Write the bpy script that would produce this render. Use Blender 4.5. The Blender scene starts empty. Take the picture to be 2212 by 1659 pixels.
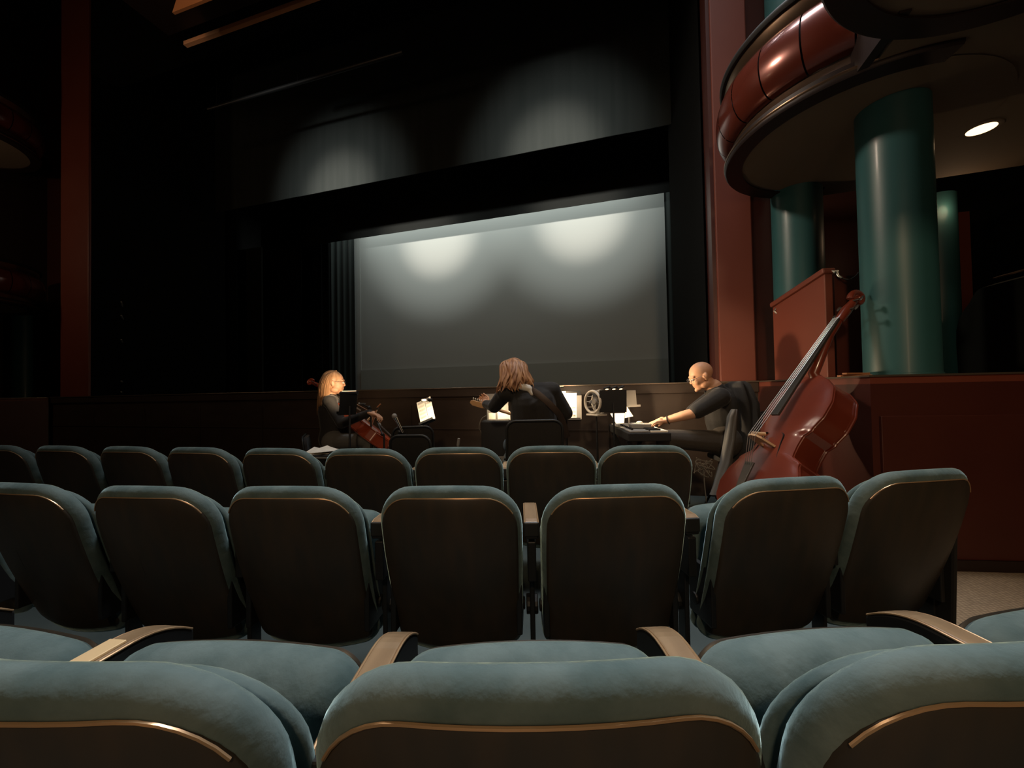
import bpy, bmesh, math, random
from mathutils import Vector, Matrix, Euler, noise
random.seed(7)
S = bpy.context.scene
COL = S.collection
PI = math.pi
R = math.radians
# ------------------------------------------------------------------ camera
EYE = 1.10            # height of the lens above the hall floor
YAW = R(16.2); PITCH = R(1.1); ROLL = R(1.1)
FPX = 850.0
cam_d = bpy.data.cameras.new('camera'); cam = bpy.data.objects.new('camera', cam_d); COL.objects.link(cam)
cam_d.sensor_width = 36; cam_d.lens = 36*FPX/2212; cam_d.clip_start = 0.02; cam_d.clip_end = 200
CM = Matrix.Translation((0, 0, EYE)) @ Matrix.Rotation(YAW, 4, 'Z') @ Matrix.Rotation(PI/2+PITCH, 4, 'X') @ Matrix.Rotation(-ROLL, 4, 'Z')
cam.matrix_world = CM
S.camera = cam
# ------------------------------------------------------------------ exposure, world, house light
S.view_settings.view_transform = 'Standard'; S.view_settings.look = 'None'
S.view_settings.exposure = 0.0; S.view_settings.gamma = 1.0; S.view_settings.use_curve_mapping = False
W = bpy.data.worlds.new('world'); S.world = W; W.use_nodes = True
W.node_tree.nodes['Background'].inputs[0].default_value = (0.75, 0.85, 1, 1)
W.node_tree.nodes['Background'].inputs[1].default_value = 0.003

RV = Vector((math.cos(YAW), math.sin(YAW), 0)); FV = Vector((-math.sin(YAW), math.cos(YAW), 0))
def G(r, d, z=0.0):
    """hall point r metres right of and d metres ahead of the seat the photo was taken from"""
    return RV*r + FV*d + Vector((0, 0, z))
def PX(px, py, d):
    u = (px-1106)/FPX; v = (829.5-py)/FPX
    dr = (CM.to_3x3() @ Vector((u, v, -1)))
    k = d/dr.dot(FV)
    return Vector((0, 0, EYE)) + dr*k
def PZ(px, py, z):
    u = (px-1106)/FPX; v = (829.5-py)/FPX
    dr = (CM.to_3x3() @ Vector((u, v, -1)))
    return Vector((0, 0, EYE)) + dr*((z-EYE)/dr.z)
def PY(px, py, Y):
    u = (px-1106)/FPX; v = (829.5-py)/FPX
    dr = (CM.to_3x3() @ Vector((u, v, -1)))
    return Vector((0, 0, EYE)) + dr*(Y/dr.y)
def aim(frm, to):
    return (Vector(to)-Vector(frm)).to_track_quat('-Z', 'Y').to_euler()
def area(name, loc, to, size, energy, color, sizey=None, parent=None, spread=None):
    l = bpy.data.lights.new(name, 'AREA'); l.energy = energy; l.color = color; l.size = size
    if sizey: l.shape = 'RECTANGLE'; l.size_y = sizey
    if spread: l.spread = spread
    o = bpy.data.objects.new(name, l); COL.objects.link(o); o.location = loc; o.rotation_euler = aim(loc, to); return o
def spot(name, loc, to, energy, color, ang, blend=1.0, rad=.05):
    l = bpy.data.lights.new(name, 'SPOT'); l.energy = energy; l.color = color; l.spot_size = ang; l.spot_blend = blend; l.shadow_soft_size = rad
    o = bpy.data.objects.new(name, l); COL.objects.link(o); o.location = loc; o.rotation_euler = aim(loc, to); return o
def point(name, loc, energy, color, rad=.03):
    l = bpy.data.lights.new(name, 'POINT'); l.energy = energy; l.color = color; l.shadow_soft_size = rad
    o = bpy.data.objects.new(name, l); COL.objects.link(o); o.location = loc; return o
# dimmed house lights in the ceiling over and behind the rows, and an added low fill at the rear
area('house_light_ceiling', (0.3, 3.3, 7.6), (0.2, 1.0, 0), 2.2, 135, (0.96, 0.97, 1.0), 1.6, spread=R(78))
area('house_light_rear', (0.6, -3.2, 4.6), (0.2, 3.5, 0.9), 0.4, 22, (1.0, 0.70, 0.42), 0.4, spread=R(80))
area('house_light_side', (-4.6, 1.7, 5.4), (1.6, 4.0, 2.4), 0.5, 34, (1.0, 0.80, 0.62), 0.5, spread=R(80))
area('rear_fill_light', (0.8, -5.0, 1.9), (0.9, 3.0, 1.3), 0.7, 15, (1.0, 0.60, 0.34), 2.0, spread=R(105))  # unseen warm fill, added to lift the soffits and seat backs
# work light on the stage behind the borders
area('stage_work_light', (-3.9, 9.85, 7.1), (-3.9, 10.7, 2.6), 9.0, 140, (0.95, 1.0, 0.95), 0.25)
# two profile spots hung at balcony height, thrown over the audience at the borders and the screen
SPOTS = [(-5.40, -1.6, 3.66), (-1.12, -1.6, 3.66)]
for sx, sy, sz in SPOTS:
    spot('front_spot', (sx, sy, sz), (sx+.05, 10.7, sz+12.3*.176), 7000, (1.0, 0.88, 0.76), R(14), 1.0, .14)
    spot('front_spot_flood', (sx, sy, sz), (sx+.05, 10.7, sz+12.3*.168), 2600, (0.95, 0.97, 0.92), R(26), 1.0, .14)

# ------------------------------------------------------------------ materials
def lin(c):
    return tuple(((x/255)/12.92 if x/255 <= .04045 else ((x/255+.055)/1.055)**2.4) for x in c)
MATS = {}
def mat(name, col, rough=.6, metal=0, spec=.5, sheen=0, sheen_tint=None, emit=None, es=1, coat=0, var=None, vscale=8, vstretch=(1, 1, 1), bump=0, bscale=60, rvar=0, aniso=0):
    m = bpy.data.materials.new(name); m.use_nodes = True; nt = m.node_tree; b = nt.nodes['Principled BSDF']
    b.inputs['Base Color'].default_value = (*col, 1); b.inputs['Roughness'].default_value = rough
    b.inputs['Metallic'].default_value = metal; b.inputs['Specular IOR Level'].default_value = spec
    if sheen:
        b.inputs['Sheen Weight'].default_value = sheen; b.inputs['Sheen Roughness'].default_value = .35
        b.inputs['Sheen Tint'].default_value = (*(sheen_tint or (1, 1, 1)), 1)
    if coat: b.inputs['Coat Weight'].default_value = coat; b.inputs['Coat Roughness'].default_value = .12
    if emit: b.inputs['Emission Color'].default_value = (*emit, 1); b.inputs['Emission Strength'].default_value = es
    tc = nt.nodes.new('ShaderNodeTexCoord')
    if var or rvar:
        mp = nt.nodes.new('ShaderNodeMapping'); mp.inputs['Scale'].default_value = vstretch
        n = nt.nodes.new('ShaderNodeTexNoise'); n.inputs['Scale'].default_value = vscale; n.inputs['Detail'].default_value = 5
        nt.links.new(tc.outputs['Object'], mp.inputs[0]); nt.links.new(mp.outputs[0], n.inputs['Vector'])
        rp = nt.nodes.new('ShaderNodeValToRGB'); rp.color_ramp.elements[0].position = .35; rp.color_ramp.elements[1].position = .68
        rp.color_ramp.elements[0].color = (*col, 1); rp.color_ramp.elements[1].color = (*(var or col), 1)
        nt.links.new(n.outputs['Fac'], rp.inputs[0]); nt.links.new(rp.outputs[0], b.inputs['Base Color'])
        if rvar:
            mr = nt.nodes.new('ShaderNodeMapRange'); mr.inputs[3].default_value = rough-rvar; mr.inputs[4].default_value = rough+rvar
            nt.links.new(n.outputs['Fac'], mr.inputs[0]); nt.links.new(mr.outputs[0], b.inputs['Roughness'])
    if bump:
        n2 = nt.nodes.new('ShaderNodeTexNoise'); n2.inputs['Scale'].default_value = bscale; n2.inputs['Detail'].default_value = 4
        nt.links.new(tc.outputs['Object'], n2.inputs['Vector'])
        bp = nt.nodes.new('ShaderNodeBump'); bp.inputs['Strength'].default_value = bump; bp.inputs['Distance'].default_value = .01
        nt.links.new(n2.outputs['Fac'], bp.inputs['Height']); nt.links.new(bp.outputs[0], b.inputs['Normal'])
    MATS[name] = m; return m
mat('velvet', (.048, .082, .085), .85, sheen=.75, sheen_tint=(.62, .9, .9), var=(.125, .170, .168), vscale=8, bump=.25, bscale=45, spec=.15)
mat('shell', (.030, .026, .020), .42, spec=.5, var=(.042, .032, .022), vscale=3, vstretch=(8, 8, 1))
mat('shell_edge', (.55, .36, .20), .3, metal=.6)
mat('black_metal', (.012, .013, .014), .45, metal=.2)
mat('iron', (.02, .022, .022), .5, metal=.4)
mat('arm_wood', (.17, .11, .06), .36, var=(.27, .18, .10), vscale=5, vstretch=(6, 1, 1), coat=.35)
mat('arm_edge', (.20, .12, .06), .35, metal=.3)
mat('plaque', (.85, .62, .34), .45, metal=.3)
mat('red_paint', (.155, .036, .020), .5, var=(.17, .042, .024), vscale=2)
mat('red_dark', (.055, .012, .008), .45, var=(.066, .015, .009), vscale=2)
mat('teal_paint', (.026, .100, .108), .42, var=(.030, .110, .118), vscale=1.5, coat=.06)
mat('red_lacquer', (.17, .034, .020), .25, metal=.35, coat=.6)
mat('bronze', (.20, .13, .085), .28, metal=.8)
mat('brown_dark', (.014, .006, .005), .5)
mat('soffit', (.15, .115, .080), .8)
mat('black_paint', (.004, .004, .004), .7)
mat('black_wall', (.0032, .0036, .0033), .95, spec=.1)
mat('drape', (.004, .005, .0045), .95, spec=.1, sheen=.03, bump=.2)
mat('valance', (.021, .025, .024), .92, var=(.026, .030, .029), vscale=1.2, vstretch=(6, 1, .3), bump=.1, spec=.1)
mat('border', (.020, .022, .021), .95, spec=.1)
mat('green_drape', (.012, .020, .018), .9, sheen=.2)
mat('screen', (.36, .385, .37), .95, spec=.1)
mat('screen_low', (.30, .33, .31), .95, spec=.1)
mat('stage_black', (.012, .011, .010), .45)
mat('stage_edge', (.16, .13, .10), .3, metal=.6)
mat('pit_wall', (.030, .019, .013), .5, var=(.040, .026, .018), vscale=3, vstretch=(1, 1, 3))
mat('floor_teal', (.036, .052, .050), .75, var=(.048, .066, .063), vscale=4)
mat('chrome', (.5, .5, .48), .2, metal=1)
mat('skin', (.50, .27, .16), .55, var=(.54, .30, .185), vscale=14)
mat('hair_blond', (.46, .28, .15), .5, var=(.26, .13, .06), vscale=30, vstretch=(1, 1, .15))
mat('hair_auburn', (.46, .25, .12), .5, var=(.17, .065, .028), vscale=30, vstretch=(1, 1, .15))
mat('black_cloth', (.013, .0125, .012), .85, sheen=.15, bump=.5, bscale=12)
mat('grey_cloth', (.10, .10, .095), .85, bump=.3, bscale=14)
mat('trousers', (.040, .034, .028), .9, bump=.5, bscale=14)
mat('denim', (.12, .17, .21), .85, bump=.3, bscale=30)
mat('white_cloth', (.60, .56, .48), .8)
mat('paper', (.85, .80, .68), .7)
mat('ink', (.05, .045, .04), .8)
mat('strap', (.05, .032, .022), .6)
mat('cello_red', (.30, .050, .018), .28, coat=.7, var=(.22, .035, .014), vscale=3)
mat('bass_red', (.17, .032, .015), .3, coat=.5, var=(.11, .019, .010), vscale=2.5)
mat('ebony', (.03, .026, .022), .4, coat=.1)
mat('maple', (.62, .36, .17), .4, coat=.3)
mat('bridge_wood', (.55, .36, .2), .5)
mat('string', (.5, .48, .42), .3, metal=.9)
mat('white_plastic', (.62, .58, .50), .4)
mat('grey_plastic', (.22, .21, .19), .5)
mat('lamp_glass', (1, .8, .5), .4, emit=(1, .66, .36), es=2.6)
mat('glass_lens', (.5, .5, .5), .1, spec=.8)
mat('eye_white', (.7, .66, .6), .3)
mat('iris', (.02, .02, .02), .2)
mat('ceiling_brown', (.085, .050, .034), .8)
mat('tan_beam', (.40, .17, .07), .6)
# patterned aisle carpet
m = mat('aisle_carpet', (.17, .13, .085), .95); nt = m.node_tree; b = nt.nodes['Principled BSDF']
tc = nt.nodes.new('ShaderNodeTexCoord'); vo = nt.nodes.new('ShaderNodeTexVoronoi'); vo.inputs['Scale'].default_value = 48; vo.inputs['Randomness'].default_value = .25
rp = nt.nodes.new('ShaderNodeValToRGB'); rp.color_ramp.elements[0].color = (.42, .32, .21, 1); rp.color_ramp.elements[1].color = (.22, .165, .108, 1); rp.color_ramp.elements[1].position = .6
nt.links.new(tc.outputs['Object'], vo.inputs['Vector']); nt.links.new(vo.outputs['Distance'], rp.inputs[0]); nt.links.new(rp.outputs[0], b.inputs['Base Color'])

# ------------------------------------------------------------------ mesh helpers
MW = {}
class MB:
    def __init__(s, frame=None): s.v = []; s.f = []; s.F = frame or Matrix()
    def add(s, vs, fs):
        n = len(s.v); s.v += [s.F @ Vector(v) for v in vs]; s.f += [tuple(i+n for i in f) for f in fs]; return s
    def box(s, c, size, rot=None, taper=1.0):
        M = Matrix.Translation(c) @ (rot.to_matrix().to_4x4() if rot else Matrix())
        x, y, z = size[0]/2, size[1]/2, size[2]/2
        vs = [M @ Vector((a*x*(taper if e > 0 else 1), b*y*(taper if e > 0 else 1), e*z)) for e in (-1, 1) for a, b in ((-1, -1), (1, -1), (1, 1), (-1, 1))]
        return s.add(vs, [(3, 2, 1, 0), (4, 5, 6, 7), (0, 1, 5, 4), (1, 2, 6, 5), (2, 3, 7, 6), (3, 0, 4, 7)])
    def beam(s, p, q, w, h, up=(0, 0, 1)):
        p = Vector(p); q = Vector(q); d = (q-p); L = d.length; d.normalize(); u = Vector(up); x = d.cross(u)
        if x.length < 1e-4: x = d.cross(Vector((0, 1, 0)))
        x.normalize(); u = x.cross(d)
        vs = [a + x*(i*w/2) + u*(j*h/2) for a in (p, q) for i, j in ((-1, -1), (1, -1), (1, 1), (-1, 1))]
        return s.add(vs, [(0, 1, 2, 3), (7, 6, 5, 4), (0, 4, 5, 1), (1, 5, 6, 2), (2, 6, 7, 3), (3, 7, 4, 0)])
    def tube(s, pts, r, seg=10, flat=1.0, up=None, caps=True):
        pts = [Vector(p) for p in pts]; n = len(pts)
        if not isinstance(r, (list, tuple)): r = [r]*n
        prev = None; vs = []
        for i in range(n):
            t = (pts[min(i+1, n-1)]-pts[max(i-1, 0)])
            if t.length < 1e-9: t = Vector((0, 0, 1))
            t.normalize()
            if prev is None:
                a = Vector(up) if up else (Vector((0, 0, 1)) if abs(t.z) < .9 else Vector((0, 1, 0)))
            else: a = prev
            a = a - t*a.dot(t)
            if a.length < 1e-6: a = t.orthogonal()
            a.normalize(); prev = a; b = t.cross(a)
            for k in range(seg):
                th = 2*PI*k/seg; vs.append(pts[i] + (a*math.cos(th)*flat + b*math.sin(th))*r[i])
        fs = [(i*seg+k, i*seg+(k+1) % seg, (i+1)*seg+(k+1) % seg, (i+1)*seg+k) for i in range(n-1) for k in range(seg)]
        if caps: fs += [tuple(range(seg))[::-1], tuple((n-1)*seg+k for k in range(seg))]
        return s.add(vs, fs)
    def ell(s, c, rad, rot=None, seg=20, rings=14):
        if not isinstance(rad, (tuple, list)): rad = (rad,)*3
        M = Matrix.Translation(c) @ (rot.to_4x4() if rot else Matrix()) @ Matrix.Diagonal((*rad, 1))
        vs = [M @ Vector((0, 0, 1))]
        for i in range(1, rings):
            ph = PI*i/rings
            for k in range(seg): vs.append(M @ Vector((math.sin(ph)*math.cos(2*PI*k/seg), math.sin(ph)*math.sin(2*PI*k/seg), math.cos(ph))))
        vs.append(M @ Vector((0, 0, -1))); L = len(vs)-1
        fs = [(0, 1+k, 1+(k+1) % seg) for k in range(seg)]
        fs += [(1+i*seg+k, 1+(i+1)*seg+k, 1+(i+1)*seg+(k+1) % seg, 1+i*seg+(k+1) % seg) for i in range(rings-2) for k in range(seg)]
        fs += [(L, 1+(rings-2)*seg+(k+1) % seg, 1+(rings-2)*seg+k) for k in range(seg)]
        return s.add(vs, fs)
    def cap(s, p, q, r1, r2, seg=16):
        """tapered limb with round ends"""
        p = Vector(p); q = Vector(q); d = q-p; L = max(d.length, 1e-5); t = d/L
        pts = []; rr = []
        for k in range(5): a = PI/2*k/4; pts.append(p - t*r1*math.cos(a)); rr.append(max(r1*math.sin(a), 1e-4))
        for k in range(5): a = PI/2*k/4; pts.append(q + t*r2*math.sin(a)); rr.append(max(r2*math.cos(a), 1e-4))
        return s.tube(pts, rr, seg)
    def lathe(s, prof, seg=32, c=(0, 0, 0), a0=0, a1=2*PI):
        full = abs(a1-a0-2*PI) < 1e-6; n = seg if full else seg+1; c = Vector(c); vs = []
        for r, z in prof:
            for k in range(n):
                th = a0+(a1-a0)*k/seg; vs.append(c + Vector((r*math.cos(th), r*math.sin(th), z)))
        fs = []
        for i in range(len(prof)-1):
            for k in range(seg):
                k2 = (k+1) % n; fs.append((i*n+k, i*n+k2, (i+1)*n+k2, (i+1)*n+k))
        return s.add(vs, fs)
    def prism(s, pts, vec):
        pts = [Vector(p) for p in pts]; n = len(pts); vec = Vector(vec)
        return s.add(pts + [p+vec for p in pts], [tuple(range(n))[::-1], tuple(range(n, 2*n))] + [(i, (i+1) % n, n+(i+1) % n, n+i) for i in range(n)])
    def rings(s, rg, cap0=True, cap1=True):
        n = len(rg[0]); vs = [p for r in rg for p in r]
        fs = [(i*n+k, i*n+(k+1) % n, (i+1)*n+(k+1) % n, (i+1)*n+k) for i in range(len(rg)-1) for k in range(n)]
        if cap0: fs.append(tuple(range(n))[::-1])
        if cap1: fs.append(tuple((len(rg)-1)*n+k for k in range(n)))
        return s.add(vs, fs)
    def build(s, name, m, parent=None, smooth=False, bevel=0, remesh=0, sm=0, solid=0, angle=None):
        base = MW.get(parent.name, Matrix()) if parent else Matrix()
        inv = base.inverted()
        me = bpy.data.meshes.new(name); me.from_pydata([inv @ v for v in s.v], [], s.f); me.validate()
        bm = bmesh.new(); bm.from_mesh(me); bmesh.ops.recalc_face_normals(bm, faces=bm.faces); bm.to_mesh(me); bm.free()
        me.materials.append(MATS[m] if isinstance(m, str) else m)
        o = bpy.data.objects.new(name, me); COL.objects.link(o)
        if parent: o.parent = parent
        MW[o.name] = base
        if smooth:
            me.polygons.foreach_set('use_smooth', [True]*len(me.polygons))
            me.set_sharp_from_angle(angle=R(angle or 50))
        if solid: md = o.modifiers.new('solid', 'SOLIDIFY'); md.thickness = solid; md.offset = 0
        if bevel:
            md = o.modifiers.new('bevel', 'BEVEL'); md.width = bevel; md.segments = 2; md.limit_method = 'ANGLE'; md.angle_limit = R(35)
        if remesh:
            md = o.modifiers.new('skin', 'REMESH'); md.mode = 'VOXEL'; md.voxel_size = remesh; md.use_smooth_shade = True
            if sm: md = o.modifiers.new('soft', 'SMOOTH'); md.factor = .5; md.iterations = sm
        return o
def tag(o, label=None, cat=None, group=None, kind=None):
    if label: o['label'] = label
    if cat: o['category'] = cat
    if group: o['group'] = group
    if kind: o['kind'] = kind
    return o
def thing(name, label, cat, loc=(0, 0, 0), rz=0, group=None, frame=None):
    o = bpy.data.objects.new(name, None); COL.objects.link(o); o.empty_display_size = .1
    M = frame or (Matrix.Translation(loc) @ Matrix.Rotation(rz, 4, 'Z'))
    o.matrix_world = M; MW[o.name] = M.copy()
    return tag(o, label, cat, group)
def kids(o): return [c for c in COL.objects if c.parent == o]
def copy_tree(o, parent=None):
    ks = kids(o); c = o.copy(); COL.objects.link(c)
    if parent: c.parent = parent
    for k in ks: copy_tree(k, c)
    return c
def struct(o, **k): o['kind'] = 'structure'; return o
def frame_from(origin, x, y, z):
    M = Matrix.Identity(4)
    for i, a in enumerate((x, y, z)):
        for j in range(3): M[j][i] = a[j]
    for j in range(3): M[j][3] = origin[j]
    return M
def basis(origin, up, fwd):
    z = Vector(up).normalized(); y = Vector(fwd); y = (y - z*y.dot(z)).normalized(); x = y.cross(z)
    return frame_from(Vector(origin), x, y, z)

# ------------------------------------------------------------------ the hall
H = EYE+.05            # stage and ledge height
YP, YV, YH, YS = 4.4, 6.5, 9.48, 10.7
XC = -3.95
def poly_wall(name, m, pts, z0, z1, th=.12, side=1, **k):
    """an upright wall along a plan polyline with real thickness"""
    w = MB(); P = [Vector((p[0], p[1])) for p in pts]; out = []
    for i, p in enumerate(P):
        a = (P[i]-P[i-1]).normalized() if i else (P[1]-P[0]).normalized()
        b_ = (P[i+1]-P[i]).normalized() if i < len(P)-1 else a
        t = (a+b_).normalized(); out.append(p + Vector((t.y, -t.x))*th*side/max(.4, t.dot(a)))
    for i in range(len(P)-1):
        q = [P[i], P[i+1], out[i+1], out[i]]
        w.prism([(a.x, a.y, z0) for a in q], (0, 0, z1-z0))
    return w.build(name, m, **k)
# floor
f = MB(); f.box((-2.5, 1.5, -.05), (24, 22, .1)); struct(f.build('floor', 'floor_teal'))
wb0 = PZ(2065, 1231, 0); wb1 = PZ(2212, 1235, 0); wdir = (wb1-wb0).normalized()
# ledge corner under pixel column 1897
def on_line(px, p, d):
    a = PZ(px, 1300, 0); n = Vector((-a.y, a.x)); t = -(n.x*p.x+n.y*p.y)/(n.x*d.x+n.y*d.y); return p + d*t
K1 = on_line(1897, wb0, wdir); K0 = PY(1637, 830, YP); K0.z = 0
K2 = K1 + wdir*6
f = MB(); A1 = G(1.13, .2); 
pl = [G(1.78, -4), G(1.78, 1.0), G(1.86, 1.8), G(1.25, 2.35), G(1.0, 2.6), K0*1.0 + Vector((0, -.02, 0)), K1, K2, K2+Vector((0, -6, 0))]
f.prism([(p.x, p.y, .0005) for p in pl], (0, 0, .006)); struct(f.build('floor_aisle', 'aisle_carpet'))
# stage
st = MB(); st.box((XC, (YP+13)/2+.03, H-.04), (13.4, 13-YP-.06, .08)); struct(st.build('floor_stage', 'stage_black'))
pw = MB(); pw.box(((K0.x-9.7)/2, YP+.06, (H-.10)/2), (K0.x+9.7, .12, H-.10)); pw.box(((K0.x-9.7)/2, YP+.05, .66), (K0.x+9.7, .125, .012))
for xx in [-8.6, -7.4, -6.2, -5.0, -3.8, -2.6, -1.4, -.2]: pw.box((xx, YP+.05, .5), (.01, .126, .9))
struct(pw.build('wall_front', 'pit_wall'))
tr = MB(); tr.box(((K0.x-9.7)/2, YP+.045, H-.05), (K0.x+9.7, .15, .10)); struct(tr.build('trim_1', 'pit_wall', bevel=.004))
tr = MB(); tr.box(((K0.x-9.7)/2, YP-.018, H+.004), (K0.x+9.7, .05, .014)); struct(tr.build('trim_2', 'stage_edge', bevel=.003))
# side parapets (red) below the boxes
def parapet(nm, pts, side, n):
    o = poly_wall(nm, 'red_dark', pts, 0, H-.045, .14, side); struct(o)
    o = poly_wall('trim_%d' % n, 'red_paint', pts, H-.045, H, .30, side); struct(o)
    P2 = [(p[0], p[1]) for p in pts]
    o = poly_wall('trim_%d' % (n+1), 'stage_edge', pts, H-.003, H+.008, .02, -side*.6); struct(o)
parapet('wall_right', [(K0.x, K0.y), (K1.x, K1.y), (K2.x, K2.y)], -1, 3)
bx = MB(); q = [K0+Vector((.1, 0, 0)), K1+Vector((.1, .15, 0)), K2+Vector((0, .15, 0)), K2+Vector((0, 6, 0)), K0+Vector((.1, 4, 0))]
bx.prism([(p.x, p.y, H-.12) for p in q], (0, 0, .08)); struct(bx.build('floor_right_box', 'black_wall'))
# lower panel standing proud on the right parapet
lp = MB(); a = K1+wdir*.04; n_ = Vector((wdir.y, -wdir.x, 0)); 
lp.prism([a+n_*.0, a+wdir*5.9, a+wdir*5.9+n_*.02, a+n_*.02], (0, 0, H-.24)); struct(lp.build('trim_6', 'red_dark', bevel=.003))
bb = MB(); bb.prism([a+n_*.021, a+wdir*5.9+n_*.021, a+wdir*5.9+n_*.035, a+n_*.035], (0, 0, .07)); struct(bb.build('baseboard_right', 'brown_dark'))
# proscenium pilasters and black returns
def slab(nm, m, x0, x1, y0, y1, z0, z1, bevel=0):
    w = MB(); w.box(((x0+x1)/2, (y0+y1)/2, (z0+z1)/2), (abs(x1-x0), abs(y1-y0), abs(z1-z0))); return struct(w.build(nm, m, bevel=bevel))
XR0 = PY(1557, 828, YP).x; XR1 = K0.x
slab('wall_right_pilaster', 'red_paint', XR0, XR1, YP+.02, YP+.5, H, 9, .012)
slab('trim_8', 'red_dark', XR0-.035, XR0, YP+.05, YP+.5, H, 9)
w = MB(); a = Vector((XR1, YP+.03, H)); b2 = Vector((XR1+.34, YP-.12+.25, H)); w.prism([a, b2, b2+Vector((0, .3, 0)), a+Vector((0, .3, 0))], (0, 0, 9-H)); struct(w.build('wall_right_return', 'red_dark'))  # angled face in the darker red, its shade put into the colour
slab('wall_right_back', 'red_dark', XR1+.3, 3.2, YP+1.2, YP+1.3, 0, 9)
slab('wall_right_rear', 'black_wall', 3.2, 8.5, YP+1.2, YP+1.3, 0, 9)
slab('wall_right_far', 'black_wall', 5.6, 5.7, -6, YP+1.3, 0, 9)
XL0 = PY(187, 860, YP).x
slab('wall_left_pilaster', 'red_paint', XL0-.75, XL0, YP+.02, YP+.06, H, 9, .012)
slab('wall_left_back', 'red_dark', -14, XL0-.7, YP+.8, YP+.9, 0, 9)
poly = [(XL0-1.02, YP), (-10.4, 2.9), (-14.5, 2.4)]
parapet('wall_left', poly, 1, 9)
slab('wall_left_far', 'black_wall', -14.6, -14.5, -6, YP+1.0, 0, 9)
# black returns between pilaster and tormentor
w = MB(); w.prism([(XL0, YP+.06, H), (XL0, YP+.26, H), (-8.9, YV+.4, H), (-8.9, YV+.3, H)], (0, 0, 8)); struct(w.build('wall_left_return', 'black_wall'))
w = MB(); w.prism([(XR0-.06, YP+.3, H), (XR0-.06, YP+.5, H), (.90, YV+.4, H), (.75, YV+.3, H)], (0, 0, 8)); struct(w.build('wall_proscenium_return', 'black_wall'))
slab('wall_stage_back', 'black_paint', -12, 4, 12.2, 12.3, H-.1, 10)
slab('wall_stage_left', 'black_paint', -12.1, -12, YP, 12.3, H-.1, 10)
slab('wall_stage_right', 'black_paint', 3.2, 3.3, YP+1.4, 12.3, H-.1, 10)
slab('wall_back', 'red_dark', -14.6, 8.5, -6.1, -6, 0, 9)
slab('ceiling', 'black_paint', -14.6, 8.5, -6.1, 12.3, 9, 9.1)
slab('wall_proscenium_header', 'black_wall', XL0, XR0, YP+.05, YP+.4, 6.75, 9)

# ------------------------------------------------------------------ stage drapery
def drape(name, m, x0, x1, y, z0, z1, amp, wl, label, cat='curtain', group=None, th=.012, yslope=0):
    n = max(8, int(abs(x1-x0)/wl*10)); w = MB(); fr = []; bk = []
    for i in range(n+1):
        t = i/n; x = x0+(x1-x0)*t; yy = y+yslope*t + amp*math.sin(2*PI*(x-x0)/wl + .8*math.sin(x*2.1)) + amp*.4*math.sin(5.1*x)
        fr.append((x, yy)); bk.append((x, yy+th))
    rg = [[Vector((x, yy, z)) for x, yy in fr+bk[::-1]] for z in (z0, z0+.3*(z1-z0), z1)]
    w.rings(rg); o = w.build(name, m, smooth=True); return tag(o, label, cat, group)
vL = PY(465, 460, YV); vR = PY(1462, 265, YV)
VB = (vL.z+vR.z)/2
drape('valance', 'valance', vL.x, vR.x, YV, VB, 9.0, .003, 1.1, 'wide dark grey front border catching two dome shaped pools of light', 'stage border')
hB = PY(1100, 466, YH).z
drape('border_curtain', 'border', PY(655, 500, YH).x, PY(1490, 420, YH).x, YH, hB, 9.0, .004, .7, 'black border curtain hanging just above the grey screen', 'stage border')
sL = PY(760, 600, YS).x; sR = PY(1447, 600, YS).x
sc = thing('projection_screen', 'large pale grey backdrop screen filling the rear of the stage', 'screen', (XC, YS, H))
w = MB(); w.box(((sL+.3+sR)/2, YS, H+3.6), (sR-sL-.3, .02, 7.16)); w.build('screen_sheet', 'screen', sc)
w = MB(); w.box((sL+.17, YS-.03, H+3.6), (.34, .015, 7.16)); w.build('side_strip', 'screen', sc)
w = MB(); w.box(((sL+.34+sR)/2, YS-.05, H+.36), (sR-sL-.36, .03, .70)); w.build('bottom_panel', 'screen_low', sc)
def leg(px0, px1, Y, m, label, amp=.05, wl=.28, z1=9.0, y0=None):
    a = PY(px0, 850, Y).x; b_ = PY(px1, 850, Y).x
    return drape('leg_curtain', m, a, b_, Y, H+.01, z1, amp, wl, label, 'curtain', None)
leg(700, 770, 10.35, 'green_drape', 'dark green folded leg curtain touching the left edge of the grey screen', .05, .22)
leg(645, 715, 9.75, 'drape', 'narrow black leg curtain just left of the dark green one', .05, .25)
leg(568, 655, 8.7, 'drape', 'black leg curtain with faint folds between the flat grey panel and the narrow one', .04, .3)
leg(445, 510, 7.1, 'drape', 'leftmost black leg curtain, hanging by the edge of the front border', .05, .3)
leg(1446, 1476, 10.2, 'green_drape', 'slim dark leg curtain at the right edge of the grey screen', .03, .2)
leg(1472, 1562, 7.6, 'drape', 'wide black leg curtain between the screen and the red pilaster', .05, .3)
fl = MB(); x0 = PY(505, 850, 7.9).x; x1 = PY(568, 850, 7.9).x; fl.box(((x0+x1)/2, 7.9, H+1.9), (x1-x0, .05, 3.8)); tag(fl.build('stage_flat', 'valance'), 'flat dark grey scenery panel standing between the black curtains', 'stage flat')
# rigging pipe near the top
bp = MB(); a = PY(450, 236, 4.95); b2 = PY(870, 100, 4.95); bp.tube([a, (b2.x, b2.y, a.z)], .03, 12)
pf = thing('batten_pipe', 'long dark metal pipe running above the front border', 'pipe', (a.x, a.y, a.z))
bp.build('pipe', 'black_metal', pf, smooth=True)
for t in (.05, .5, .95): w = MB(); w.tube([a.lerp(Vector((b2.x, b2.y, a.z)), t), a.lerp(Vector((b2.x, b2.y, a.z)), t)+Vector((0, 0, 9-a.z))], .0025, 6); w.build('hanging_cable', 'black_paint', pf)
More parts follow.
